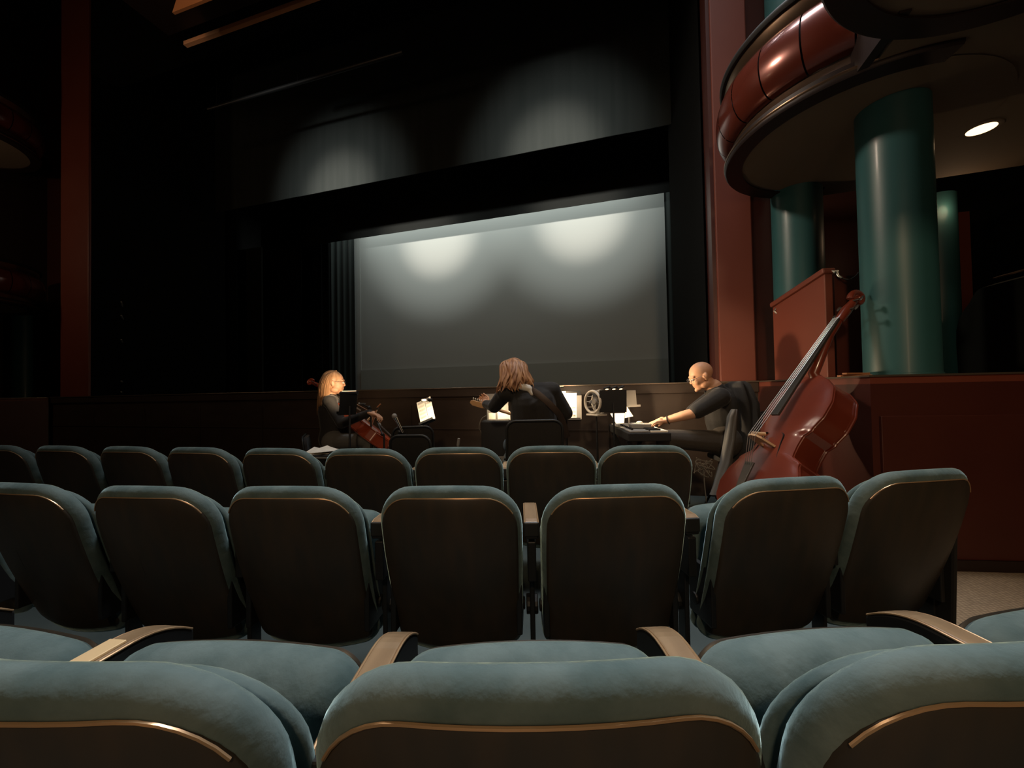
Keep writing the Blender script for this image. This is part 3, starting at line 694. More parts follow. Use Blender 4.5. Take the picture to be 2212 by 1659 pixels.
def music_stand(c, fwd, ztop, label, bw=.48, bh=.33, tilt=.3, roll=0, m='black_metal'):
    """c = middle of the desk; fwd = direction the player's side of the desk faces"""
    c = Vector(c); f_ = Vector(fwd); f_.z = 0; f_.normalize()
    t = thing('music_stand', label, 'music stand', (c.x, c.y, 0))
    n = (f_*math.cos(tilt)+Vector((0, 0, math.sin(tilt)))).normalized(); up = (Vector((0, 0, 1))-n*n.z).normalized(); x = up.cross(n)
    if roll: q = Matrix.Rotation(roll, 3, n); up = q @ up; x = q @ x
    F = frame_from(c, x, n, up)
    w = MB(F); w.box((0, -.004, 0), (bw, .004, bh)); w.build('desk', m, t, bevel=.001)
    w = MB(F); w.box((0, .025, -bh/2), (bw, .055, .004)); w.box((0, .052, -bh/2+.008), (bw, .003, .02)); w.build('lip', m, t)
    stand_base(t, c - f_*.03, c.z-.02, m)
    return t, F
def sheet(F, x, z, w_, h_, label, group=None, y=.004, lines=True, curl=.0, rot=0):
    t = thing('sheet_music', label, 'sheet music', frame=F)
    M_ = F @ Matrix.Translation((x, y, z)) @ Matrix.Rotation(rot, 4, 'Y')
    B = MB(M_); N = 6; a = []; b_ = []
    for i in range(N+1):
        u = -w_/2+w_*i/N; yy = curl*math.cos(PI*i/N)**2; a.append((u, yy)); b_.append((u, yy+.0015))
    B.rings([[Vector((p[0], p[1], zz)) for p in a+b_[::-1]] for zz in (-h_/2, h_/2)]); B.build('page', 'paper', t)
    if lines:
        B = MB(M_)
        for r_ in range(6):
            zz = h_*(.38-.15*r_); 
            for q in range(4): B.box((0, curl+.0022, zz+q*.005), (w_*.8, .0006, .0011))
        B.build('staves', 'ink', t)
    return t

def LV(r, d, z=0): return (RV*r+FV*d+Vector((0, 0, z)))
skinvox = .0055
# ============================================================ cellist
D = 4.0
hc = PX(722, 826, D)
cfw = LV(1, .42, -.06)
cel = thing('person', 'seated cellist with long fair hair and glasses, black top, facing the middle of the pit', 'person', (hc.x, hc.y, 0))
B = MB()
HF = head_part(B, hc, cfw, LV(.06, 0, 1), 1.0)
neck = PX(712, 853, D); chest = PX(716, 885, D); pel = PX(722, 946, D); 
B.cap(hc+LV(-.02, 0, -.07), neck, .052, .056)
sh_n = PX(712, 868, D-.17); sh_f = PX(722, 866, D+.17)        # right (near) and left (far) shoulder
el_n = PX(738, 915, D-.28); wr_n = PX(798, 892, D-.40)
el_f = PX(700, 880, D+.36); wr_f = PX(716, 868, D+.22)
B.cap(neck, chest, .06, .09); B.cap(chest, pel, .10, .10); B.cap(sh_n, sh_f, .055, .055)
B.cap(sh_n, el_n, .045, .036); B.cap(el_n, wr_n, .036, .024)
B.cap(sh_f, el_f, .045, .036); B.cap(el_f, wr_f, .034, .024)
hand_part(B, wr_n, LV(.9, -.1, -.25), LV(.1, -.1, -1), 1, .75)
hand_part(B, wr_f, LV(-.3, -.2, .6), LV(.6, -.5, .1), -1, .9)
kn_n = PX(800, 952, D-.28); kn_f = PX(790, 955, D+.22); hip_n = PX(722, 955, D-.10); hip_f = PX(726, 955, D+.12)
an_n = Vector((kn_n.x-.05, kn_n.y+.0, .10)); an_f = Vector((kn_f.x, kn_f.y+.02, .10))
for h_, k_, a_ in ((hip_n, kn_n, an_n), (hip_f, kn_f, an_f)):
    B.cap(h_, k_, .075, .052); B.cap(k_, a_, .05, .036); B.cap(a_+Vector((0, 0, -.045)), a_+LV(.14, .05, -.06), .038, .03)
body = B.build('body', 'skin', cel, remesh=skinvox, sm=1)
eyes(body, HF)
B = MB()
B.cap(neck+Vector((0, 0, -.035)), chest, .075, .125); B.cap(chest, PX(722, 925, D), .128, .13); B.cap(PX(722, 925, D), pel, .13, .15); B.cap(sh_n, sh_f, .068, .066)
B.cap(sh_n, el_n, .060, .050); B.cap(el_n, wr_n, .048, .034); B.cap(sh_f, el_f, .060, .050); B.cap(el_f, wr_f, .048, .034)
B.build('black_top', 'black_cloth', cel, remesh=.008, sm=2)
B = MB(); B.cap(hip_n, hip_f, .12, .12)
for h_, k_, a_ in ((hip_n, kn_n, an_n), (hip_f, kn_f, an_f)): B.cap(h_, k_, .098, .068); B.cap(k_, a_, .066, .055)
B.build('trousers', 'grey_cloth', cel, remesh=.009, sm=2)
for a_ in (an_n, an_f):
    B = MB(); B.cap(a_+Vector((0, 0, -.045)), a_+LV(.15, .05, -.055), .045, .038); B.build('shoe', 'black_paint', cel, remesh=.008, sm=1)
# hair
def H_(x, y, z): return HF @ Vector((x, y, z))
B = MB(HF); B.ell((0, -.022, .036), (.083, .098, .088), seg=26, rings=18); B.ell((0, -.055, -.03), (.070, .062, .09))
B.build('hair', 'hair_blond', cel, remesh=.007, sm=2)
roots = []
for k in range(26):
    a = R(-115+230*k/25); sx = math.sin(a); cb = math.cos(a)
    roots.append(smooth_path([H_(.02*sx, .020-.02*abs(sx), .116), H_(.080*sx, -.02-.07*max(0, cb), .07), H_(.092*sx, -.035-.085*max(0, cb)-.01, -.02), H_(.080*sx, -.055-.07*max(0, cb), -.12), H_(.072*sx, -.07-.055*max(0, cb), -.21), H_(.06*sx, -.085-.04*max(0, cb), -.29-.04*math.cos(3*a))], 12))
B = MB(); strands(B, roots, 240, .0085, 5, .006); B.build('hair', 'hair_blond', cel, smooth=True, angle=80)
# glasses
B = MB(HF)
for sx in (-1, 1):
    B.tube([(sx*.033+.021*math.cos(a), .104, .0+.017*math.sin(a)) for a in [2*PI*i/16 for i in range(17)]], .0014, 6, caps=False)
    B.tube([(sx*.054, .103, .004), (sx*.074, .085, .006), (sx*.080, .0, .006)], .0014, 6)
B.tube([(-.012, .105, .003), (.012, .105, .003)], .0014, 6); B.build('glasses', 'ebony', cel)
F = basis(Vector((pel.x, pel.y, 0)), (0, 0, 1), cfw); folding_chair(F, 'plain black chair under the cellist', .48, .42, .70)
# cello
def fiddle(nm, label, top, bridge_pt, normal, L, wU, wC, wL, rib, mname, neckL, cat, thick=.0):
    """violin family instrument. top = nut, bridge_pt = foot of bridge on the plate, axis from bridge to nut"""
    ax = (Vector(top)-Vector(bridge_pt)).normalized(); n = Vector(normal); n = (n-ax*n.dot(ax)).normalized(); x = ax.cross(n)
    F = frame_from(Vector(bridge_pt), x, n, ax)          # local: x across, y out of the plate, z up the neck
    t = thing(nm, label, cat, frame=F)
    zb = -L*.46; zt = L*.54
    def half(u):     # half width along the body 0 bottom .. 1 top
        P_ = [(0, .28*wL), (.04, .66*wL), (.10, .88*wL), (.20, wL), (.30, .95*wL), (.375, .80*wL), (.395, .80*wL), (.43, wC*1.04), (.50, wC), (.57, wC*1.02), (.605, .86*wU), (.625, .86*wU), (.70, .99*wU), (.80, wU), (.90, .84*wU), (.96, .55*wU), (1, .22*wU)]
        for i in range(len(P_)-1):
            if u <= P_[i+1][0]:
                k = (u-P_[i][0])/(P_[i+1][0]-P_[i][0]); return P_[i][1]*(1-k)+P_[i+1][1]*k
        return P_[-1][1]
    N = 56; us = [i/N for i in range(N+1)]
    o = [(half(u), zb+(zt-zb)*u) for u in us] + [(-half(u), zb+(zt-zb)*u) for u in us[::-1]]
    def scl(k, dz=0): return [(a*k, (b_-(zb+zt)/2)*(1-(1-k)*.5)+(zb+zt)/2) for a, b_ in o]
    def plate(y, dr, arch, nm2):
        w = MB(F); rg = []
        for k, h_ in ((1.0+thick, 0), (1.012, .002), (1.01, .008), (.97, .010), (.9, .010+arch*.25), (.75, .010+arch*.6), (.5, .010+arch*.9), (.2, .010+arch)):
            rg.append([Vector((a*1.0, y+dr*h_, b_)) for a, b_ in scl(k)])
        # caps on strips
        w.rings(rg, True, True); return w.build(nm2, mname, t, smooth=True, angle=35)
    arch = L*.03
    plate(-.012, 1, arch, 'top_plate'); plate(-rib+.004, -1, arch*.9, 'back_plate')
    w = MB(F); w.rings([[Vector((a*.975, y, b_)) for a, b_ in scl(1)] for y in (-.012, -rib+.004)], False, False); w.build('ribs', mname, t, smooth=True, angle=30)
    for y in (-.016, -rib+.006):
        w = MB(F); w.tube([(a*1.0, y, b_) for a, b_ in scl(1.004)], L*.0045, 6); w.build('edge', mname, t, smooth=True)
    # f holes
    for sx in (-1, 1):
        w = MB(F); fp = smooth_path([(sx*wC*.36, arch+.003, L*.10), (sx*wC*.48, arch-.001, L*.085), (sx*wC*.52, arch*.8, L*.02), (sx*wC*.66, arch*.62, -L*.07), (sx*wC*.80, arch*.5, -L*.085)], 12)
        w.tube(fp, [L*.006]+[L*.008]*11+[L*.006], 6, flat=.3); w.build('f_hole', 'black_paint', t)
    # neck, fingerboard, scroll
    nut = (Vector(top)-Vector(bridge_pt)).length; hb = L*.15
    w = MB(F); w.tube([(0, -rib*.35, zt-.01), (0, -.0, zt+.02), (0, hb*.20, nut*.86), (0, hb*.16, nut)], [L*.045, L*.030, L*.024, L*.022], 12); w.build('neck', mname, t, smooth=True)
    fl = nut*.20; w = MB(F)
    w.prism([(-L*.030, hb*.62, fl), (L*.030, hb*.62, fl), (L*.020, hb*.30, nut), (-L*.020, hb*.30, nut)], (0, -.016, 0)); w.build('fingerboard', 'ebony', t, bevel=.003)
    w = MB(F); 
    w.tube([(0, hb*.16, nut-.01), (0, hb*.10, nut+L*.08), (0, -L*.0, nut+L*.17)], [L*.026, L*.030, L*.022], 12)
    sp_ = [(0, -L*.01+L*.045*math.cos(a)*(1-a/13), nut+L*.195+L*.045*math.sin(a)*(1-a/13)) for a in [-.6+.35*i for i in range(24)]]
    w.tube([(0, y, z) for _, y, z in sp_], [L*.020*(1-.02*i) for i in range(24)], 10); w.ell((0, -L*.01, nut+L*.195), (L*.030, L*.02, L*.02)); w.build('scroll', mname, t, smooth=True)
    for k in range(4):
        sx = 1 if k % 2 else -1; z_ = nut+L*(.05+.035*k); w = MB(F)
        w.tube([(-sx*L*.02, hb*.10, z_), (sx*L*.055, hb*.10, z_)], L*.006, 8); w.ell((sx*L*.070, hb*.10, z_), (L*.012, L*.006, L*.020)); w.build('tuning_peg', 'ebony', t, smooth=True)
    # bridge, strings, tailpiece, endpin
    w = MB(F); w.prism([(-L*.060, arch, 0), (-L*.035, arch, 0), (-L*.02, arch+hb*.3, 0), (L*.02, arch+hb*.3, 0), (L*.035, arch, 0), (L*.060, arch, 0), (L*.048, hb*.80, 0), (L*.035, hb*.98, 0), (0, hb*1.04, 0), (-L*.035, hb*.98, 0), (-L*.048, hb*.80, 0)], (0, 0, L*.012)); w.build('bridge', 'bridge_wood', t)
    for k in range(4):
        x_ = (k-1.5)*L*.021; w = MB(F); w.tube([(x_*.55, hb*.35, nut), (x_, hb*1.0, .005), (x_*.8, hb*.55, -L*.16)], .0016 if L < 1 else .0022, 5); w.build('string', 'string', t)
    w = MB(F); w.prism([(-L*.038, hb*.55, -L*.14), (L*.038, hb*.55, -L*.14), (L*.018, hb*.35, zb*.93), (-L*.018, hb*.35, zb*.93)], (0, -.012, 0)); w.build('tailpiece', 'ebony', t, bevel=.003)
    w = MB(F); w.tube([(0, -rib*.5, zb+.02), (0, -rib*.5, zb-.04), (0, -rib*.5, zb-.22 if L > 1 else zb-.30)], [L*.014, .008, .005], 8); w.build('endpin', 'chrome', t, smooth=True)
    return t, F
nutc = PX(690, 838, D+.16); brc = PX(795, 915, D-.10)
fiddle('cello', 'red brown cello leaning against the fair haired cellist', nutc, brc, LV(.88, .05, .45), .74, .165, .12, .215, .115, 'cello_red', .27, 'cello')
# bow
hand_c = PX(815, 880, D-.42)
t = thing('cello_bow', 'cello bow held over the strings in the right hand of the cellist', 'bow', hand_c)
bt = PX(800, 926, D-.12); w = MB(); w.tube([hand_c+LV(.03, 0, .03), hand_c, bt, bt+(bt-hand_c)*.9], [.006, .006, .0045, .003], 8); w.build('stick', 'tan_beam', t, smooth=True)
w = MB(); w.tube([hand_c+LV(.0, 0, -.02), bt+(bt-hand_c)*.9+LV(0, 0, -.012)], .003, 6, flat=.4); w.build('hair_ribbon', 'paper', t)
w = MB(); w.box(hand_c+LV(0, 0, -.012), (.03, .01, .02)); w.build('frog', 'ebony', t, bevel=.003)
# cellist stand seen from behind, with the lamp on top
ms, F = music_stand(PX(752, 872, 3.45), LV(-.55, .6), 0, 'black music stand between the cellist and the viewer, a clip lamp on its top edge', .15, .20, .25)
t = thing('stand_lamp', 'flat clip lamp glowing on the top edge of the cellist music stand', 'lamp', PX(755, 849, 3.45))
c = PX(754, 849, 3.45)
w = MB(); w.tube([c+LV(-.075, 0, 0), c+LV(.075, 0, 0)], [.026, .026], 14, flat=.6); w.build('shade', 'black_paint', t, smooth=True)
w = MB(); w.beam(c+LV(-.06, .0, .017), c+LV(.06, 0, .017), .012, .004); w.build('glow_slot', 'lamp_glass', t)
l = spot('bulb', c+LV(-.05, .12, .02), hc+LV(.02, 0, 0), 22, (1, .70, .42), R(110), .9, .03)
# ============================================================ cello microphones and stands
def mic_stand(top, base, tip, label, mlabel, clip=True):
    t = thing('microphone_stand', label, 'microphone stand', (base.x, base.y, 0)); stand_base(t, base, top.z, 'black_metal', .20)
    w = MB(); w.tube([top, tip], .006, 8); w.build('boom', 'iron', t, smooth=True)
    w = MB(); w.ell(top, .016); w.build('clutch', 'iron', t, smooth=True)
    return t
def microphone(tip, d, label, L=.17, r=.024):
    d = Vector(d).normalized(); t = thing('microphone', label, 'microphone', tip)
    w = MB(); w.ell(tip, (r, r, r*1.05)); w.build('grille', 'grey_plastic', t, smooth=True)
    w = MB(); w.tube([tip+d*r*.8, tip+d*(r*.8+.02), tip+d*L], [r*.85, r*.7, r*.45], 14); w.build('handle', 'chrome', t, smooth=True)
tp = PX(852, 899, 3.35); tb = PX(866, 927, 3.35)
mic_stand(PX(863, 933, 3.35), PX(863, 970, 3.40), tb, 'black stand holding the silver microphone beside the spare chair', '')
microphone(tp, tb-tp, 'silver handheld style microphone on a stand right of the cello', .16, .022)
mic_stand(PX(797, 880, 3.6), PX(802, 970, 3.65), PX(780, 872, 3.55), 'thin black microphone stand in front of the cello', '')
microphone(PX(776, 872, 3.55), LV(1, 0, 0), 'small pale clip microphone hanging over the cello strings', .06, .010)
mic_stand(PX(826, 938, 3.5), PX(830, 975, 3.5), PX(812, 905, 3.6), 'angled thin stand crossing the right side of the cello', '')
# bright sheet music on tilted stand
c = PX(921, 889, 3.75)
ms, F = music_stand(c, LV(-.38, -1), 0, 'music stand tilted sideways, its white sheets glaring in lamp light', .15, .25, .35, R(24))
sheet(F, -.035, 0, .085, .255, 'brightly lit left sheet of music on the sideways tilted stand', curl=.004)
sheet(F, .045, .01, .065, .24, 'brightly lit right sheet of music on the sideways tilted stand', curl=.004)
c2 = PX(922, 864, 3.60); t = thing('stand_lamp', 'small dark clip lamp above the tilted bright sheets', 'lamp', c2)
w = MB(); w.tube([c2+LV(-.05, 0, .0), c2+LV(.05, 0, 0)], .014, 12); w.build('shade', 'black_paint', t, smooth=True)
w = MB(); w.tube([c2+LV(0, .0, 0), c2+LV(.0, .06, .02), c2+LV(.0, .12, -.02)], .004, 8); w.build('gooseneck', 'black_metal', t, smooth=True)
l = spot('bulb', c2+LV(-.02, -.02, .00), c+LV(0, 0, -.02), 14, (1, .74, .46), R(130), .8, .02)
# spare folding chair with curved double back, right of the microphone
F = basis(G((905-1106)/FPX*3.35, 3.40), (0, 0, 1), LV(.1, 1)); folding_chair(F, 'empty black chair with rounded back between the microphone and the bright sheets', .45, .32, .76)
F = basis(G((888-1106)/FPX*3.6, 3.75), (0, 0, 1), LV(-.15, 1)); folding_chair(F, 'second empty black chair, standing just behind the rounded one', .45, .34, .80)
# papers on a case beside the cellist
c = PX(698, 978, 3.2); cs = thing('equipment_case', 'low black case left of the cellist with papers on it', 'case', (c.x, c.y, 0))
fz = c.z; F = basis((c.x, c.y, 0), (0, 0, 1), LV(.15, 1))
w = MB(F); w.box((0, 0, fz/2), (.32, .26, fz)); w.build('body', 'black_paint', cs, bevel=.01); w = MB(F); w.box((0, 0, fz-.02), (.326, .266, .012)); w.build('metal_edge', 'grey_plastic', cs, bevel=.002)
for i, (dx, rz, lb) in enumerate(((-.02, .2, 'lower cream paper lying on the black case'), (.02, -.25, 'upper cream paper lying crooked on the black case'))):
    w = MB(F @ Matrix.Translation((dx, 0, fz+.004+.006*i)) @ Matrix.Rotation(rz, 4, 'Z')); rg = []
    for k in range(7): x_ = -.1+.2*k/6; rg.append([Vector((x_, -.11, .0+.016*i*(k/6)**2)), Vector((x_, .11, .0+.03*(1-k/6)**2)), Vector((x_, .11, .002+.03*(1-k/6)**2)), Vector((x_, -.11, .002+.016*i*(k/6)**2))])
    w.rings(rg); tag(w.build('paper_sheet', 'paper'), lb, 'paper')
# ============================================================ guitarist (seen from behind)
D = 3.35
gf = LV(.10, 1)
gt = thing('person', 'seated guitarist seen from behind, long auburn hair, dark shirt, leaning over the strings', 'person', G(.17, D))
hc = PX(1108, 806, D+.02); B = MB()
HF = head_part(B, hc, LV(-.45, .8, -.38), LV(-.10, .35, 1), 1.0)
neck = PX(1132, 838, D-.02); chest = PX(1150, 870, D-.02); pel = PX(1155, 948, D+.02)
shL = PX(1092, 848, D-.01); shR = PX(1192, 844, D+.0); elL = PX(1068, 878, D+.16); wrL = PX(1050, 873, D+.36); elR = PX(1222, 892, D+.06); wrR = PX(1160, 912, D+.30)
B.cap(hc+LV(.02, -.02, -.05), neck, .055, .06); B.cap(neck, chest, .065, .10); B.cap(chest, pel, .11, .11); B.cap(shL, shR, .06, .06)
B.cap(shL, elL, .05, .04); B.cap(elL, wrL, .038, .027); B.cap(shR, elR, .05, .04); B.cap(elR, wrR, .038, .027)
hand_part(B, wrL, LV(-.2, .5, .3), LV(-.3, -.6, .5), 1, 1.0); hand_part(B, wrR, LV(-.9, .1, -.2), LV(0, -.6, -.6), -1, .6)
hipL = PX(1128, 955, D+.05); hipR = PX(1185, 955, D+.05); knL = PX(1100, 962, D+.50); knR = PX(1195, 955, D+.50); anL = Vector((*PX(1088, 960, D+.36).xy, .10)); anR = Vector((*PX(1200, 960, D+.42).xy, .10))
for h_, k_, a_ in ((hipL, knL, anL), (hipR, knR, anR)): B.cap(h_, k_, .08, .055); B.cap(k_, a_, .052, .038); B.cap(a_+Vector((0, 0, -.045)), a_+LV(.0, .16, -.06), .038, .03)
bd = B.build('body', 'skin', gt, remesh=skinvox, sm=1); eyes(bd, HF)
B = MB(); B.cap(neck+Vector((0, 0, -.045)), chest, .085, .145); B.cap(chest+LV(-.05, 0, .0), PX(1140, 915, D), .14, .14); B.cap(chest+LV(.06, 0, .0), PX(1168, 915, D), .14, .14); B.cap(PX(1142, 915, D), PX(1150, 945, D+.02), .14, .15); B.cap(shL, shR, .078, .078)
B.cap(shL, elL, .072, .060); B.cap(elL, wrL, .056, .040); B.cap(shR, elR, .072, .062); B.cap(elR, wrR, .058, .040)
B.build('dark_shirt', 'black_cloth', gt, remesh=.008, sm=3)
B = MB(); B.cap(hipL, hipR, .13, .13)
for h_, k_, a_ in ((hipL, knL, anL), (hipR, knR, anR)): B.cap(h_, k_, .10, .075); B.cap(k_, a_, .074, .062)
B.build('jeans', 'denim', gt, remesh=.009, sm=2)
for a_ in (anL, anR):
    B = MB(); B.cap(a_+Vector((0, 0, -.045)), a_+LV(0, .17, -.055), .046, .038); B.build('shoe', 'black_paint', gt, remesh=.008, sm=1)
B = MB(); B.cap(neck+LV(-.02, -.075, .012), neck+LV(.045, -.085, -.012), .034, .028); B.cap(neck+LV(.035, -.08, .0), neck+LV(.060, -.10, -.05), .026, .02); B.build('pale_collar', 'white_cloth', gt, remesh=.006, sm=2)
B = MB(HF); B.ell((0, -.020, .036), (.086, .102, .092), seg=26, rings=18); B.ell((0, -.05, -.03), (.078, .07, .095)); B.build('hair', 'hair_auburn', gt, remesh=.007, sm=2)
roots = []
for k in range(34):
    a = R(-150+300*k/33); sx = math.sin(a); cb = math.cos(a); ff = .03 if abs(a) > 1.9 else 0
    top_ = HF @ Vector((.015*sx, .02, .122)); g1 = HF @ Vector((.084*sx, -.02-.078*cb, .06)); g2 = HF @ Vector((.092*sx+.012*math.sin(5*a), -.03-.092*cb, -.03))
    down = g2 + Vector((0, 0, -.075)) + (g2-hc)*.20 + LV(.012*math.sin(7*a), 0, 0); e_ = down + Vector((0, 0, -.035-.045*random.random())) + LV(random.uniform(-.03, .03), 0, 0)
    roots.append(smooth_path([top_, g1, g2, down, e_], 12))
B = MB(); strands(B, roots, 330, .0085, 5, .017); B.build('hair', 'hair_auburn', gt, smooth=True, angle=80)
# strap
B = MB(); ps = [PX(1140, 838, D-.10), PX(1158, 848, D-.145), PX(1180, 866, D-.165), PX(1202, 888, D-.14), PX(1213, 905, D-.05), PX(1222, 930, D+.05), PX(1226, 945, D+.12)]
B.tube(smooth_path(ps, 20), .026, 8, flat=.16, up=FV); 
gu = thing('guitar', 'electric guitar on the lap of the guitarist, headstock pointing left', 'guitar', PX(1150, 915, D+.28))
B.build('strap', 'strap', gu, smooth=True)
g0 = PX(1048, 877, D+.38); g1 = PX(1130, 902, D+.26); ax = (g0-g1).normalized()
B = MB(); B.tube([g1, g0], [.022, .020], 10, flat=.7); B.build('neck', 'maple', gu, smooth=True)
nrm = LV(0, 1, .25); nrm = (nrm-ax*nrm.dot(ax)).normalized(); up_ = ax.cross(nrm); 
if up_.z < 0: up_ = -up_
FH = frame_from(g0, ax, nrm, up_)
B = MB(FH); B.prism([(-.01, -.008, -.021), (.03, -.008, -.030), (.13, -.008, -.030), (.16, -.008, -.012), (.155, -.008, .012), (.12, -.008, .022), (.04, -.008, .022), (-.01, -.008, .021)], (0, .016, 0)); hs = B.build('headstock', 'maple', gu, bevel=.003)
for k in range(6):
    B = MB(FH); x_ = .028+.021*k; B.tube([(x_, 0, .016), (x_, 0, .033)], .003, 6); B.ell((x_, 0, .040), (.007, .005, .009), seg=10, rings=8); B.build('tuning_peg', 'paper', hs, smooth=True)
FB = frame_from(g1, -ax, nrm, up_); B = MB(FB); pts = []
for i in range(40):
    a = 2*PI*i/40; r_ = .165*(1-.22*math.cos(2*a)**4*(1 if math.cos(a) > -2 else 0)); pts.append((.20+.20*math.cos(a), -.02, r_*math.sin(a)*(1-.12*math.cos(a-PI))))
B.prism(pts, (0, .042, 0)); B.build('guitar_body', 'bass_red', gu, bevel=.008)
F = basis(G((1154-1106)/FPX*3.12, 3.12+.22), (0, 0, 1), LV(.03, 1)); folding_chair(F, 'black padded chair with rounded back under the guitarist', .46, .42, .865)
# stands ahead of the guitarist
ms, F = music_stand(PX(1222, 876, 3.95), LV(-.25, -1), 0, 'wide music stand right of the guitarist, glowing white sheets on it', .30, .30, .22)
sheet(F, -.075, .0, .15, .29, 'glowing left page on the music stand right of the guitarist', curl=.004); sheet(F, .05, -.01, .12, .27, 'glowing right page on the music stand right of the guitarist', curl=.003)
w = MB(F); w.box((.135, .004, -.02), (.045, .004, .24)); tag(w.build('folder', 'grey_plastic'), 'grey folder edge beside the glowing pages', 'folder')
c = PX(1197, 836, 3.85); t = thing('stand_lamp', 'rectangular clip lamp on top of the glowing music stand', 'lamp', c)
w = MB(); w.beam(c+LV(-.09, 0, 0), c+LV(.09, 0, 0), .06, .022); w.build('shade', 'black_paint', t, bevel=.004); w = MB(); w.beam(c+LV(-.088, -.031, .006), c+LV(.088, -.031, .006), .004, .010); w.build('edge_light', 'paper', t)
w = MB(); w.tube([c+LV(0, .02, 0), c+LV(0, .09, -.02), c+LV(.0, .13, -.06)], .004, 8); w.build('gooseneck', 'black_metal', t)
spot('bulb', c+LV(.03, -.02, -.02), PX(1222, 880, 3.95), 18, (1, .74, .46), R(140), .9, .02)
point('bulb', c+LV(-.10, -.12, .03), 5, (1, .70, .42), .03)
ms, F = music_stand(PX(1075, 880, 4.0), LV(.12, -1), 0, 'tall narrow music rack behind the headstock, white page at its foot', .22, .28, .12, 0, 'grey_plastic')
sheet(F, .06, -.09, .13, .10, 'bright cropped page at the foot of the narrow rack left of the guitarist', lines=False); sheet(F, -.06, -.10, .07, .09, 'small dim page beside the bright one on the narrow rack', lines=False)
spot('bulb', PX(1090, 872, 3.85), PX(1088, 896, 4.0), 4, (1, .74, .46), R(140), .9, .02)
c = PX(1072, 925, 3.9); am = thing('amplifier', 'dark guitar amplifier box on the pit floor left of the guitarist chair', 'amplifier', (c.x, c.y, 0)); F = basis((c.x, c.y, 0), (0, 0, 1), LV(.05, 1))
w = MB(F); w.box((0, 0, c.z/2+.04), (.27, .26, c.z+.08)); w.build('cabinet', 'black_paint', am, bevel=.012); w = MB(F); w.box((0, -.134, c.z*.62), (.25, .008, .05)); w.build('control_strip', 'grey_plastic', am, bevel=.002)
for k in range(5): w = MB(F); w.tube([(-.09+.045*k, -.136, c.z*.62), (-.09+.045*k, -.152, c.z*.62)], .009, 10); w.build('knob', 'black_paint', am, smooth=True)
w = MB(); cp_ = [PX(1050, 898, 3.8), PX(1040, 905, 3.8), PX(1035, 925, 3.82), PX(1042, 950, 3.85), Vector((*PX(1046, 965, 3.85).xy, .01))]; w.tube(smooth_path(cp_, 16), .004, 6); tag(w.build('cable', 'grey_plastic', smooth=True), 'thin cable looping down left of the narrow music rack', 'cable')
for px_, lb in ((989, 'small mic stand tip poking up between front row seats, left of the guitarist'),):
    a = PX(px_, 955, 3.3); w = MB(); w.tube([(a.x, a.y, 0), (a.x, a.y, a.z-.02)], .006, 8); w.tube([(a.x, a.y, a.z-.03), (a.x+.01, a.y, a.z+.03)], .011, 10); w.lathe([(0, 0), (.08, 0), (.08, .012), (0, .015)], 16, (a.x, a.y, 0)); tag(w.build('short_stand', 'grey_plastic', smooth=True), lb, 'stand')
# ============================================================ monitor speaker and lamps by the keyboard
c = PX(1288, 868, 3.62); t = thing('fan', 'white ringed desk fan seen edge on at the left of the black desk', 'fan', (c.x, c.y, 0)); F = basis(c, (0, 0, 1), LV(-.9, -.55))
w = MB(F)
for y_ in (-.045, .045): w.tube([(.100*math.cos(a), y_, .100*math.sin(a)) for a in [2*PI*i/28 for i in range(29)]], .012, 8, caps=False)
w.build('ring', 'white_plastic', t, smooth=True)
w = MB(F); 
for k in range(12): a = 2*PI*k/12; w.tube([(.10*math.cos(a), -.045, .10*math.sin(a)), (.10*math.cos(a), .045, .10*math.sin(a))], .004, 6)
w.build('guard', 'white_plastic', t)
w = MB(F); w.tube([(0, -.05, 0), (0, .03, 0)], .024, 12)
for k in range(5): w2 = Matrix.Rotation(2*PI*k/5, 4, 'Y'); o_ = w.F; w.F = o_ @ w2; w.box((.055, 0, 0), (.07, .004, .034), Euler((.5, 0, 0))); w.F = o_
w.build('blades', 'grey_plastic', t)
w = MB(F); w.box((0, 0, -.118), (.15, .12, .016)); w.build('foot', 'white_plastic', t, bevel=.004); stand_base(t, c, c.z-.125)
ms, F = music_stand(PX(1324, 866, 3.50), LV(.15, 1), 0, 'black square music desk of the keyboard player, seen from behind', .235, .20, .12)
w = MB(F); w.box((0, -.0085, -.012), (.225, .004, .17)); 
cc = PX(1326, 839, 3.50)
for i, (dx, lb) in enumerate(((-.062, 'leftmost small lamp head glowing on top of the black music desk'), (.0, 'middle small lamp head glowing on top of the black music desk'), (.062, 'rightmost small lamp head glowing on top of the black music desk'))):
    c = cc+LV(dx, 0, 0); t = thing('stand_lamp', lb, 'lamp', c)
    w = MB(); w.cap(c+LV(-.02, 0, .0), c+LV(.02, 0, .012), .011, .013, 10); w.build('lamp_head', 'black_paint', t, smooth=True)
    w = MB(); w.ell(c+LV(-.004, -.004, -.006), (.018, .008, .006), seg=10, rings=6); w.build('bulb_glow', 'lamp_glass', t, smooth=True)
    w = MB(); w.tube([c, c+LV(.0, .02, .012), c+LV(0, .03, -.03)], .003, 6); w.build('gooseneck', 'black_metal', t, smooth=True)
spot('bulb', cc+LV(0.02, .07, -.01), PX(1470, 862, 3.55), 46, (1, .72, .44), R(120), .9, .03)
spot('bulb', cc+LV(0.0, .05, .0), PX(1380, 915, 3.65), 12, (1, .74, .46), R(110), .9, .03)
ms, F = music_stand(PX(1362, 861, 3.85), LV(.35, -1), 0, 'grey back of a smaller desk right of the black one', .14, .165, .1, 0, 'grey_plastic')
